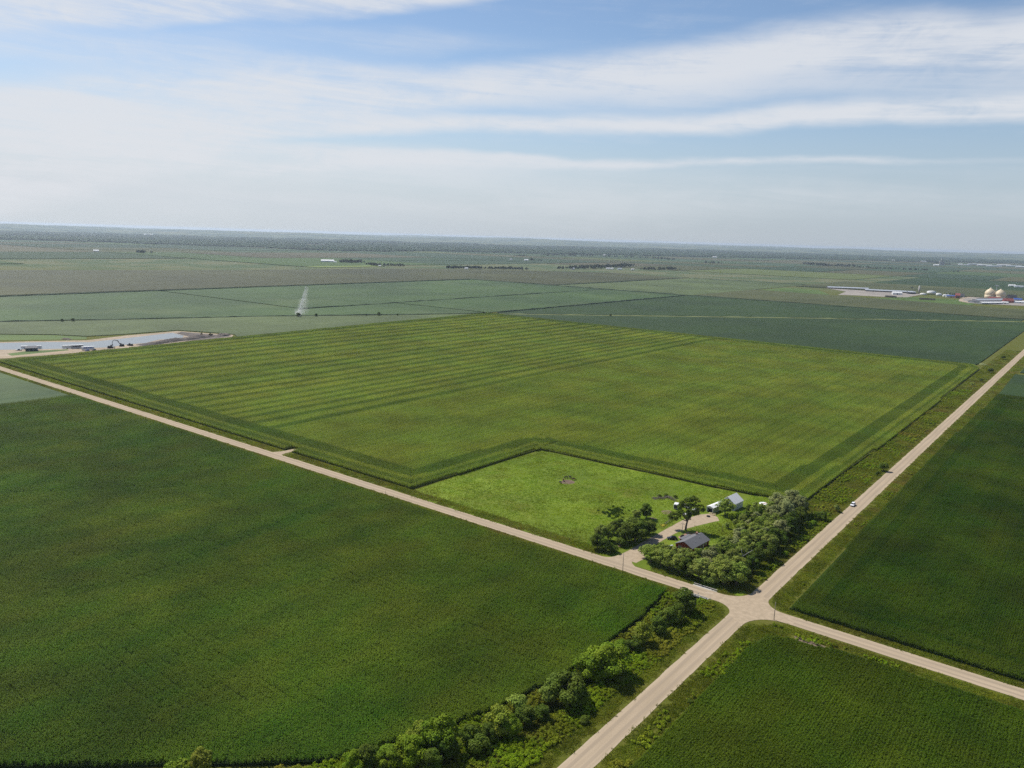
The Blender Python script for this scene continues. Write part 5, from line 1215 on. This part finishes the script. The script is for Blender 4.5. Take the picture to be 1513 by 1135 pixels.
# ------------------------------------------------------------------ far trees and farmsteads
KINDS['far'] = []
for i in range(4):
    g = np.random.default_rng(300 + i); lob = []
    for q in range(12):
        d = g.normal(size=3); d /= np.linalg.norm(d); lob.append((d[0] * 3.4, d[1] * 3.4, 7.2 + d[2] * 3.6, *(g.uniform(1.6, 2.6, 3))))
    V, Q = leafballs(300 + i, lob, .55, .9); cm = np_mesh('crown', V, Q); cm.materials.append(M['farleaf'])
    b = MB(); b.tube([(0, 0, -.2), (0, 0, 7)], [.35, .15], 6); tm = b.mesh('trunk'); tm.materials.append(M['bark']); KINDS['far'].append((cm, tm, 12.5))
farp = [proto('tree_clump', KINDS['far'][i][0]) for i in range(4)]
def windbreak(pts, n, h, wd, label):
    """a belt of trees that reads as one mass"""
    a = np.array([at(*q) for q in pts]); seg = np.linalg.norm(np.diff(a, axis=0), axis=1); cum = np.r_[0, np.cumsum(seg)]
    t_ = rng.uniform(0, cum[-1], n); P = np.c_[np.interp(t_, cum, a[:, 0]), np.interp(t_, cum, a[:, 1])] + rng.normal(0, wd, (n, 2))
    s = h / 12.5 * rng.uniform(.65, 1.2, n)
    scatter('tree_belt', np.c_[P, np.zeros(n)], rng.uniform(0, 6.28, n), s, 0.0, rng.integers(0, 4, n), farp, label, 'tree belt')
windbreak([(507, 388.6), (531, 389.2)], 46, 15, 16, 'dense tree clump right of the white barn')
windbreak([(544, 391.6), (560, 393.2), (597, 394)], 70, 11, 9, 'long low tree belt right of the dense tree clump')
windbreak([(662, 397.5), (712, 398)], 90, 13, 10, 'left half of the long tree row at the middle distance')
windbreak([(722, 398.4), (760, 398.4)], 60, 12, 10, 'right half of the long tree row at the middle distance')
windbreak([(763, 399), (778, 399.5)], 26, 12, 10, 'short tree clump at the end of the long tree row')
windbreak([(826, 398.5), (850, 398), (900, 396), (932, 394)], 150, 17, 22, 'broad wooded farmstead belt in the middle distance')
windbreak([(953, 399.5), (965, 399.5)], 22, 14, 10, 'round tree clump left of two beside the wooded farmstead')
windbreak([(978, 399), (994, 399)], 26, 15, 10, 'round tree clump right of two beside the wooded farmstead')
windbreak([(968, 399.5), (978, 399.5)], 14, 7, 6, 'low hedge joining the two round tree clumps')
windbreak([(1188, 391), (1222, 393.5), (1262, 395)], 110, 18, 18, 'long tree belt at the right before the far wood')
windbreak([(1262, 395.5), (1300, 397.5), (1332, 399), (1372, 400)], 60, 13, 8, 'thin dotted tree line running right from the long belt')
windbreak([(1040, 389), (1066, 390)], 26, 13, 10, 'small tree clump left of the far white houses')
windbreak([(800, 378), (860, 379), (960, 382), (1000, 385)], 110, 15, 20, 'faint tree row below the far wood in the middle')
windbreak([(760, 379), (778, 379)], 18, 12, 9, 'small trees behind the far barn in the middle')
windbreak([(784, 385), (800, 386)], 18, 9, 8, 'low trees right of the far middle barn')
windbreak([(202, 374), (212, 374.5)], 14, 15, 9, 'small tree clump in the far left fields')
windbreak([(1374, 388), (1400, 391.5)], 60, 17, 20, 'trees around the far grain elevator')
windbreak([(1400, 436), (1416, 437)], 10, 6, 5, 'low trees behind the small red barn')
for px, py, h, lb in ((224, 374.5, 14, 'single tree right of the far left clump'), (785.5, 386, 20, 'tall single tree beside the far middle barn'), (1409, 403, 13, 'left tree of a far pair at the right'), (1415, 403, 15, 'right tree of a far pair at the right'), (1004, 399.5, 10, 'small single tree right of the two round clumps'), (746, 398.6, 9, 'single small tree in the gap of the long tree row'),
                     (1347, 427, 9, 'slim tree behind the feedlot end'), (836, 403, 5, 'tiny lone bush in front of the wooded farmstead'), (820, 402.5, 5, 'tiny lone bush left of the wooded farmstead'), (855, 404, 6, 'tiny lone bush below the wooded farmstead')):
    tree('far', *at(px, py), h, lb, 'single far trees', 'tree')
fb_ = lambda px, py: (*at(px, py), 0)
BG = 'far farm buildings'
for nm, px, py, L_, W_, e, r, wl, rf_, rz, lb in [('barn', 484, 387.6, 58, 26, 7, 12, 'white', 'white', 0, 'long white barn left of the dense tree clump'), ('shed', 495, 388.4, 14, 9, 4, 6, 'white', 'galv', 0, 'small white shed right of the long white barn'),
    ('house', 561, 394.2, 10, 8, 4, 6, 'white', 'white', 1, 'tiny white house in the gap of the low tree belt'), ('house', 689, 398.3, 13, 9, 5, 8, 'white', 'white', .6, 'white house inside the long tree row'), ('barn', 777.5, 385.6, 24, 16, 6, 10, 'white', 'white', .5, 'white barn beside the tall single tree'), ('house', 755, 384.5, 14, 10, 6, 9, 'white', 'galv', .5, 'white farmhouse far in the middle with bare soil beside it'),
    ('house', 846, 398.3, 16, 11, 5, 8, 'white', 'galv', .6, 'pale house in front of the broad wooded belt'), ('barn', 901, 398, 34, 14, 5, 7, 'white', 'white', .3, 'long white barn right of the wooded belt'), ('barn', 915.5, 398.6, 20, 12, 5, 8, 'galv', 'galv', .6, 'grey barn right of the long white barn'), ('shed', 934.5, 399.4, 14, 10, 5, 7, 'greysheet', 'white', .8, 'small grey shed farthest right of the wooded farmstead'),
    ('house', 142, 372, 26, 14, 6, 10, 'white', 'white', .2, 'small white building alone in the far left fields'), ('barn', 248, 359.5, 75, 26, 8, 12, 'white', 'white', 0, 'long white building before the far wood at the left'), ('barn', 219, 347.5, 130, 40, 12, 18, 'white', 'white', 0, 'pale building within the far wood at the left'), ('house', 22, 336, 140, 60, 30, 40, 'white', 'white', .2, 'white building on the far left ridge'),
    ('house', 893, 378, 22, 14, 7, 10, 'white', 'white', .3, 'white house in the faint far tree row'), ('house', 1056, 381, 40, 22, 8, 12, 'white', 'white', .3, 'white farm building right of the bare far field'), ('barn', 1312, 385.5, 60, 26, 9, 14, 'white', 'white', .3, 'white barn before the far wood at the right'), ('barn', 1320, 386, 40, 22, 9, 14, 'white', 'white', .6, 'second white barn right of the first before the far wood'),
    ('barn', 1383, 393, 40, 24, 9, 13, 'white', 'white', .4, 'white shed left of the far grain elevator'), ('barn', 1419, 391.8, 34, 22, 7, 11, 'white', 'white', .4, 'bright white shed right of the far grain elevator'), ('barn', 1428, 392.4, 50, 24, 7, 10, 'white', 'galv', .3, 'pale long shed at the far right town'), ('barn', 1365, 387.5, 60, 30, 9, 13, 'cream', 'galv', .3, 'pale building in the far right wood edge'),
    ('barn', 1495, 423.5, 24, 14, 5, 8, 'white', 'white', .5, 'white barn behind the domed bins at the right edge'), ('barn', 1505, 425, 30, 14, 5, 8, 'white', 'galv', .3, 'second white barn at the right edge behind the domed bins')]:
    simple_building(nm, lb, nm, fb_(px, py), rz, L_, W_, e, r, M[wl], M[rf_], BG, 1, .5)
for i, px in enumerate(np.linspace(1440, 1512, 6)):
    simple_building('warehouse', ['pale low warehouse first from the left in the far right town row', 'pale low warehouse second in the far right town row', 'pale low warehouse third in the far right town row', 'pale low warehouse fourth in the far right town row', 'pale low warehouse fifth in the far right town row', 'pale low warehouse at the right edge of the far town row'][i], 'warehouse',
                    fb_(px, 391.5 + (px - 1440) * .03 + (i % 3)), .3 + .2 * (i % 2), 120, 40, 9, 12, M['galv'], M['white'] if i % 2 else M['galv'], 'far town warehouses', 1, .6)
# grain elevator
ge = thing('grain_elevator', 'pale tower of the far grain elevator rising at the wood edge', 'grain elevator', fb_(1391, 392), .3)
b = MB()
for i in range(3): b.lathe([(7, 0), (7, 38), (6.5, 39), (.1, 40)], 16, ((i - 1) * 14.2, 0))
b.build('silos', M['concrete'], ge); b = MB(); b.box(-6, 6, -6, 6, 40.2, 62); b.add([(-6, -6, 62), (6, -6, 62), (6, 6, 62), (-6, 6, 62), (0, -6, 65), (0, 6, 65)], [(0, 1, 4), (1, 2, 5, 4), (2, 3, 5), (3, 0, 4, 5)]); b.build('headhouse', M['concrete'], ge)

# the domed bins and their yard at the right edge
def bin_(label, px, py, r, h, dome, mat):
    o = thing('domed_bin', label, 'grain bin', fb_(px, py), 0, 'cream domed bins')
    hw_ = h * .5; b = MB(); b.lathe([(r, 0), (r * 1.01, hw_)], 28); b.build('wall', mat, o, True)
    d = MB(); d.lathe([(r * 1.03, hw_), (r * 1.03, hw_ + dome * .18), (r * .97, hw_ + dome * .38), (r * .80, hw_ + dome * .60), (r * .52, hw_ + dome * .80), (r * .26, hw_ + dome * .95), (.8, hw_ + dome * 1.1)], 28); d.build('dome', mat, o, True)
    c = MB(); c.lathe([(1.3, h * .5 + dome * 1.05), (1.3, h * .5 + dome * 1.16), (.2, h * .5 + dome * 1.2)], 10); c.build('cap', M['galv'], o)
    dd = MB(); dd.box(-2, 2, -r - .25, -r + .6, 0, 4.5); dd.build('door', M['barnred'], o)
bin_('left one of two cream domed bins', 1462, 441.5, 13.8, 25, 18, M['cream'])
bin_('right one of two cream domed bins', 1477, 442.4, 13.8, 23, 17, M['cream'])
b = MB(); b.tube([(0, 0, 0), (0, 0, 37)], .9, 6); b.box(-5, 5, -1.2, 1.2, 36, 38); o = tag(b.build('elevator_leg', M['galv']), 'thin grey elevator tower between the two domed bins', 'elevator tower'); o.location = fb_(1470.5, 440.5)
yx = [at(*q) for q in ((1416, 445), (1420, 440.5), (1436, 438.5), (1513, 443.5), (1560, 446), (1560, 454), (1513, 452.2), (1452, 449.5), (1428, 447.5))]
sheet('yard', yx, 0.5, M['lot'], 'pale dusty yard around the domed bins', 'yard')
sheet('track', [at(*q) for q in ((1417, 443), (1421, 440), (1437, 438), (1439, 439.2), (1425, 441.5), (1423, 444.5), (1433, 446.5), (1431, 448), (1418, 445.5))], 0.56, M['sand'], 'pale looped lane left of the domed bins', 'track')
for nm, px, py, L_, W_, e, r, wl, rf_, rz, lb in [('barn', 1414.5, 440.5, 12, 20, 8, 14, 'barnred', 'barnred', .2, 'small red barn left of the domed bins'), ('barn', 1421, 439.5, 12, 16, 7, 11, 'greysheet', 'darkgrey', .2, 'dark grey barn just right of the small red barn'), ('shed', 1404, 439.5, 24, 12, 5, 7, 'galv', 'bluepaint', .9, 'blue roofed shed left of the small red barn'), ('shed', 1397.5, 438.2, 16, 10, 4, 6, 'white', 'white', .9, 'small white shed between the white tanks and the blue roofed shed'),
    ('barn', 1494, 444.5, 24, 18, 8, 17, 'machine', 'darkgrey', 1.2, 'dark round roofed barn right of the domed bins'), ('barn', 1469, 443.0, 30, 12, 5, 8, 'barnred', 'barnred', 1.1, 'low red building at the foot of the domed bins'), ('barn', 1489, 447.5, 24, 14, 6, 12, 'barnred', 'barnred', .9, 'red gabled barn in front of the dark round roofed barn'), ('shed', 1484, 449, 16, 9, 4, 6, 'white', 'white', .9, 'white shed left of the red gabled barn'), ('barn', 1506, 448.2, 50, 12, 4, 6, 'white', 'white', 1.15, 'long low white shed at the right edge'),
    ('barn', 1503, 445.5, 20, 14, 6, 9, 'greysheet', 'bluepaint', .6, 'blue roofed barn at the right edge')]:
    simple_building(nm, lb, nm, fb_(px, py), rz, L_, W_, e, r, M[wl], M[rf_], 'buildings of the domed bin farm', 1, .4)
for i, (a, c, rf_) in enumerate([((1434, 447.2), (1476, 446.3), 'slate'), ((1440, 445.2), (1480, 444.8), 'galv'), ((1446, 443.6), (1486, 443.8), 'slate'), ((1447, 449.3), (1477, 449.2), 'white')]):
    p0, p1 = np.array(at(*a)), np.array(at(*c)); mid = (p0 + p1) / 2; L_ = np.linalg.norm(p1 - p0); rz = math.atan2(-(p1 - p0)[0], (p1 - p0)[1])
    simple_building('cattle_shed', ['long low grey cattle shed nearest but one in the bin yard', 'long pale cattle shed in the middle of the bin yard', 'long dark cattle shed nearest the domed bins', 'narrow white roofed shed at the front of the bin yard'][i], 'cattle shed', (*mid, .5), rz, L_, 16, 3.5, 5.5, M['greysheet'], M[rf_], 'cattle sheds in the bin yard', 2, .5)
# feedlot
sheet('feedlot_ground', [at(*q) for q in ((1217, 425.5), (1245, 424), (1300, 427), (1352, 432), (1370, 434), (1340, 439.5), (1300, 438.5), (1272, 437), (1238, 436), (1250, 431))], 0.3, M['lot'], 'pale dirt ground of the feedlot', 'feedlot ground')
for i, (a, c, wdt, rf_) in enumerate([((1222, 426.2), (1282, 428.4), 26, 'galv'), ((1278, 430.2), (1348, 433.4), 24, 'galv')]):
    p0, p1 = np.array(at(*a)), np.array(at(*c)); mid = (p0 + p1) / 2; L_ = np.linalg.norm(p1 - p0); rz = math.atan2(-(p1 - p0)[0], (p1 - p0)[1])
    simple_building('cattle_shed', ['long grey cattle shed at the far left of the feedlot', 'long grey cattle shed at the right of the feedlot'][i], 'cattle shed', (*mid, .3), rz, L_, wdt, 4, 6.5, M['mud'], M[rf_], 'feedlot sheds', 3, .6)
for nm, px, py, L_, W_, e, r, wl, rf_, rz, lb in [('barn', 1325, 435.5, 26, 16, 6, 9, 'white', 'white', .6, 'white barn at the front right of the feedlot'), ('barn', 1346, 434.5, 22, 16, 6, 8, 'darkgrey', 'galv', 1.0, 'dark open barn at the right end of the feedlot')]:
    simple_building(nm, lb, nm, fb_(px, py), rz, L_, W_, e, r, M[wl], M[rf_], 'feedlot sheds', 1, .5)
for px, py, r, h, lb in ((1376, 434.5, 13, 8, 'wide white storage tank right of the feedlot'), (1387, 437.2, 8, 7, 'smaller white storage tank right of the wide one'), (1364, 435.8, 9, 4, 'low pale tank left of the wide white tank')):
    o = thing('storage_tank', lb, 'tank', fb_(px, py), 0, 'white tanks right of the feedlot'); b = MB(); b.lathe([(r, 0), (r, h)], 24); b.build('wall', M['white'], o, True); b = MB(); b.lathe([(r * 1.01, h), (r * .6, h + r * .12), (.2, h + r * .18)], 24); b.build('roof', M['white'], o, True)
o = thing('silo', 'slim grey silo at the right end of the feedlot', 'silo', fb_(1357.5, 434), 0); b = MB(); b.lathe([(2.6, 0), (2.6, 22)], 16); b.build('wall', M['concrete'], o, True); b = MB(); b.lathe([(2.65, 22), (2.2, 23.6), (.2, 24.6)], 16); b.build('dome', M['galv'], o, True)
for px, py, L_, lb in ((1317, 439.6, 30, 'dark hay stack below the white feedlot barn'), (1362, 443.0, 10, 'small dark hay stack on the bright grass plot'), (1372, 443.4, 36, 'long dark hay stack on the bright grass plot')):
    x, y = at(px, py); b = MB(); n = max(2, int(L_ / 3))
    for i in range(n):
        for s in (0, 1): b.tube([(-1.5 + s * .0 + i * 3 - L_ / 2, -1.3 + s * 2.6, 1.3), (1.4 + i * 3 - L_ / 2, -1.3 + s * 2.6, 1.3)], 1.3, 10)
        b.tube([(-1.5 + i * 3 - L_ / 2, 0, 3.4), (1.4 + i * 3 - L_ / 2, 0, 3.4)], 1.3, 10)
    o = tag(b.build('hay_stack', M['machine']), lb, 'hay stack', 'dark hay stacks near the feedlot'); o.location = (x, y, .4); o.rotation_euler[2] = math.atan2(-x, y) - .2

# ------------------------------------------------------------------ far wood and hills
wc = []
for i in range(5):
    g = np.random.default_rng(400 + i); lob = [(g.uniform(-30, 30), g.uniform(-30, 30), g.uniform(3, 7), g.uniform(8, 13), g.uniform(8, 13), g.uniform(5, 8)) for _ in range(16)]
    V, Q = leafballs(400 + i, lob, 1.1, 3.8, jitter=.3, up=1.6); V[:, 2] = np.maximum(V[:, 2], 0); wc.append(proto('wood_clump', merge_mats('wood_clump', [(V, Q, M['hazed_woodleaf'])])))
wpx = np.array([-200, 0, 200, 400, 480, 560, 640, 800, 1000, 1200, 1350, 1513, 1700]); wpy = np.array([346.5, 353.5, 359.5, 366.5, 370.5, 372, 371, 375.0, 379, 383, 386.5, 389.5, 394])
n = 26000; px = rng.uniform(-180, 1690, n); hor = 328 + .0297 * px
low = np.interp(px, wpx, wpy) + rng.normal(0, .3, n); dmin = np.array([1.0]) * (H * F) / np.maximum(low - hor, .5); dmax = 17000.0
u = rng.random(n); dist = 1.0 / (1 / dmin * (1 - u) + u / dmax)
py = hor + H * F / dist
P = np.array([at(a, c) for a, c in zip(px, py)])
frac = (dist - dmin) / 4500
mask = (vnoise(P / np.array([1.0, 1.0]), 900, 61) * .6 + vnoise(P, 320, 62) * .4) > np.clip(.18 + .25 * frac, .18, .56)
P = P[mask & (dist > 3000)]; n = len(P)
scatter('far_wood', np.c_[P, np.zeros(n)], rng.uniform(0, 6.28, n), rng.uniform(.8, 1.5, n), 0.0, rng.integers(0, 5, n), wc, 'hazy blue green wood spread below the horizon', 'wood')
# rolling hills at the horizon
na, nr = 420, 40; V = []; Q = []
for i in range(na + 1):
    a = R_(-85 + 120 * i / na)
    for j in range(nr + 1):
        d = 13500 + (34500 - 13500) * (j / nr) ** 1.2; V.append((d * math.sin(a), d * math.cos(a), 0.0))
V = np.array(V); hn = vnoise(V[:, :2], 3600, 71) * .55 + vnoise(V[:, :2], 1500, 72) * .3 + vnoise(V[:, :2], 600, 73) * .15
dd = np.hypot(V[:, 0], V[:, 1]); V[:, 2] = np.clip((dd - 13500) / 5000, 0, 1) * (34 + 150 * np.clip(hn - .30, 0, 1)) * np.clip((34500 - dd) / 4000, 0, 1) - 1.5
V[:, 2] += np.where(V[:, 2] > 3, rng.uniform(0, 7, len(V)), 0)
for i in range(na):
    for j in range(nr): Q.append((i * (nr + 1) + j, i * (nr + 1) + j + 1, (i + 1) * (nr + 1) + j + 1, (i + 1) * (nr + 1) + j))
mh, t, bs = newmat('far_hills'); p = pos(t); nn = noise(t, p, .0016, 5, .62); n3 = noise(t, p, .0006, 3)
c = mixc(t, ss(t, nn, .46, .56), (0.050, 0.078, 0.052), (0.110, 0.130, 0.070)); c = mixc(t, ss(t, n3, .58, .7) * .6, c, (.17, .16, .09)); setcol(t, bs, c); bs.inputs['Roughness'].default_value = .9; bs.inputs['Specular IOR Level'].default_value = .05
me = np_mesh('hills', V, Q, True); me.materials.append(mh); tag(link('hills', me), 'low rolling wooded hills along the horizon', 'hills', kind='structure')

# ------------------------------------------------------------------ haze, sky, sun
m = bpy.data.materials.new('haze'); m.use_nodes = True; t = m.node_tree; t.nodes.remove(t.nodes['Principled BSDF'])
v = t.nodes.new('ShaderNodeVolumePrincipled'); v.inputs['Color'].default_value = (0.74, 0.86, 1.0, 1); v.inputs['Density'].default_value = 4.0e-5; v.inputs['Anisotropy'].default_value = 0.35
t.links.new(v.outputs[0], t.nodes['Material Output'].inputs['Volume'])
b = MB(); b.box(-38500, 8000, -2300, 38500, -4.0, 144.0); tag(b.build('haze', m), 'thin summer haze over the plain', 'haze', kind='stuff')

SUN_EL = 52.0; SUN_AZ = 276.0                                     # clockwise from +y
W = bpy.data.worlds.new('World'); S.world = W; W.use_nodes = True; t = W.node_tree
for nd in list(t.nodes): t.nodes.remove(nd)
sky = t.nodes.new('ShaderNodeTexSky'); sky.sky_type = 'NISHITA'; sky.sun_disc = False; sky.sun_elevation = R_(SUN_EL); sky.sun_rotation = R_(SUN_AZ); sky.altitude = 500; sky.air_density = 1.0; sky.dust_density = 0.5; sky.ozone_density = 2.5
tc = t.nodes.new('ShaderNodeTexCoord'); D = X(t, tc.outputs['Generated']); dx_, dy_, dz_ = xyz(t, D)
fh = (-.6120, .7908); rh = (.7908, .6120)
az = op(t, 'ARCTAN2', dx_ * rh[0] + dy_ * rh[1], dx_ * fh[0] + dy_ * fh[1]); el = op(t, 'ARCSINE', dz_)
# cirrus: long thin streaks following wind; u along the streaks, v height angle
wob = noise(t, comb(t, az * 1.3, el * 3.0, 0.3), 1.6, 3, .55); wob2 = noise(t, comb(t, az * 3.0, el * 10.0, 1.7), 2.2, 4, .6)
vv = el + (wob - .5) * 0.050 + (wob2 - .5) * 0.020
fib = noise(t, comb(t, az * 2.6, (el + az * .05) * 34.0, 2.2), 2.0, 7, .66, .5); soft = noise(t, comb(t, az * 1.1, el * 5.0, 4.0), 2.4, 4, .55)
wisp = noise(t, comb(t, az * 7.0, (el - az * .12) * 16.0, 6.1), 2.0, 6, .66, .8)
def E_(px, py):  # survey pixel to (azimuth, elevation) about the heading
    d = RM @ np.array([px - CX, py - CY, F]); d /= np.linalg.norm(d)
    return math.atan2(d[0] * rh[0] + d[1] * rh[1], d[0] * fh[0] + d[1] * fh[1]), math.asin(d[2])
def band(pts, soft_top, soft_bot, gain):
    """a streak: pts = (x, y_top, y_bottom) along its length"""
    us = [E_(a, (b_ + c) / 2)[0] for a, b_, c in pts]; tops = [E_(a, b_)[1] for a, b_, c in pts]; bots = [E_(a, c)[1] for a, b_, c in pts]
    def curve(vals):
        n = t.nodes.new('ShaderNodeFloatCurve'); cu = n.mapping.curves[0]
        n.mapping.use_clip = False
        u0, u1 = -0.9, 0.9
        P_ = [(u0, vals[0])] + list(zip(us, vals)) + [(u1, vals[-1])]
        while len(cu.points) < len(P_): cu.points.new(.5, .5)
        for q, (uu, v_) in zip(cu.points, P_): q.location = ((uu - u0) / (u1 - u0), v_ * 2.0); q.handle_type = 'AUTO'
        n.mapping.update(); put(t, n.inputs['Value'], (az - u0) / (u1 - u0)); return X(t, n.outputs[0]) * .5
    T_, B_ = curve(tops), curve(bots)
    return ss(t, vv, T_ + soft_top, T_ - soft_top) * ss(t, vv, B_ - soft_bot, B_ + soft_bot) * gain
B = [band([(-200, -60, 48), (0, -60, 44), (200, -60, 40), (400, -60, 28), (560, -60, 14), (700, -60, -8), (900, -60, -40), (1300, -70, -55), (1600, -70, -60)], .012, .008, 0.95),
     band([(-100, 60, 62), (250, 52, 60), (420, 40, 66), (640, 42, 70), (720, 50, 56), (1600, 40, 42)], .010, .012, 0.36),
     band([(-200, 128, 330), (0, 124, 320), (200, 112, 270), (400, 104, 205), (600, 98, 165), (760, 88, 134), (900, 70, 128), (1050, 50, 124), (1250, 28, 108), (1513, 14, 100), (1700, 5, 100)], .016, .016, 0.97),
     band([(-200, 200, 260), (300, 178, 215), (600, 166, 194), (760, 164, 188), (1000, 162, 188), (1180, 152, 186), (1300, 142, 184), (1513, 138, 180), (1700, 136, 178)], .010, .008, 1.0),
     band([(400, 215, 262), (620, 226, 250), (760, 230, 247), (900, 233, 247), (1150, 235, 246), (1300, 237, 244), (1420, 240, 241), (1700, 241, 241)], .006, .005, 0.85),
     band([(-200, 205, 262), (0, 205, 262), (300, 218, 268), (600, 224, 268), (700, 235, 262), (900, 250, 252), (1700, 250, 250)], .014, .014, 0.6),
     band([(-200, 245, 335), (0, 248, 335), (400, 255, 325), (750, 258, 322), (1100, 268, 318), (1400, 280, 312), (1700, 285, 310)], .022, .022, .42),
     band([(800, 100, 150), (1000, 110, 150), (1250, 105, 135), (1513, 100, 140), (1700, 100, 140)], .012, .014, 0.55)]
inv = op(t, 'SUBTRACT', 1.0, B[0])
for q in B[1:]: inv = inv * op(t, 'SUBTRACT', 1.0, q)
cov = op(t, 'SUBTRACT', 1.0, inv)
tex = op(t, 'ADD', op(t, 'ADD', fib * .40, soft * .35), wisp * .25)
dens = cov * ss(t, tex, 0.36, 0.56, .42, 1.0)
veil = op(t, 'MINIMUM', ss(t, el, 0.20, 0.0) * .86 + ss(t, az, .25, -.6) * ss(t, el, .30, .05) * .2, .94)
generic = ss(t, tex, .50, .68) * .35                                # thin cirrus over the rest of the sky
dens = op(t, 'SUBTRACT', 1.0, op(t, 'SUBTRACT', 1.0, op(t, 'MINIMUM', dens, 1.0)) * op(t, 'SUBTRACT', 1.0, generic * .5), clamp=True)
b1 = t.nodes.new('ShaderNodeBackground'); t.links.new(sky.outputs[0], b1.inputs[0]); b1.inputs[1].default_value = 0.09
b2 = t.nodes.new('ShaderNodeBackground'); b2.inputs[0].default_value = (0.60, 0.62, 0.655, 1); b2.inputs[1].default_value = 1.0
b3 = t.nodes.new('ShaderNodeBackground'); t.links.new(mixc(t, ss(t, az, -.5, .5), (0.480, 0.530, 0.580), (0.345, 0.405, 0.480)).k, b3.inputs[0]); b3.inputs[1].default_value = 1.0
m1 = t.nodes.new('ShaderNodeMixShader'); put(t, m1.inputs[0], veil); t.links.new(b1.outputs[0], m1.inputs[1]); t.links.new(b3.outputs[0], m1.inputs[2])
m2 = t.nodes.new('ShaderNodeMixShader'); put(t, m2.inputs[0], dens * .92); t.links.new(m1.outputs[0], m2.inputs[1]); t.links.new(b2.outputs[0], m2.inputs[2])
ow = t.nodes.new('ShaderNodeOutputWorld'); t.links.new(m2.outputs[0], ow.inputs[0])

sl = bpy.data.lights.new('sun', 'SUN'); sl.energy = 4.6; sl.angle = R_(.53); sl.color = (1.0, .955, .88); so = bpy.data.objects.new('sun', sl); COL.objects.link(so)
dv = Vector((math.sin(R_(SUN_AZ)) * math.cos(R_(SUN_EL)), math.cos(R_(SUN_AZ)) * math.cos(R_(SUN_EL)), math.sin(R_(SUN_EL))))
so.rotation_euler = (-dv).to_track_quat('-Z', 'Y').to_euler()

S.view_settings.view_transform = 'Standard'; S.view_settings.look = 'None'; S.view_settings.exposure = 0.3; S.view_settings.gamma = 1.0
S.render.engine = 'CYCLES'
cy = S.cycles; cy.max_bounces = 6; cy.diffuse_bounces = 2; cy.glossy_bounces = 2; cy.transmission_bounces = 2; cy.volume_bounces = 0; cy.transparent_max_bounces = 8
cy.use_denoising = False
try: cy.denoiser = 'OPENIMAGEDENOISE'; cy.denoising_input_passes = 'RGB_ALBEDO_NORMAL'; cy.denoising_prefilter = 'ACCURATE'
except Exception: pass
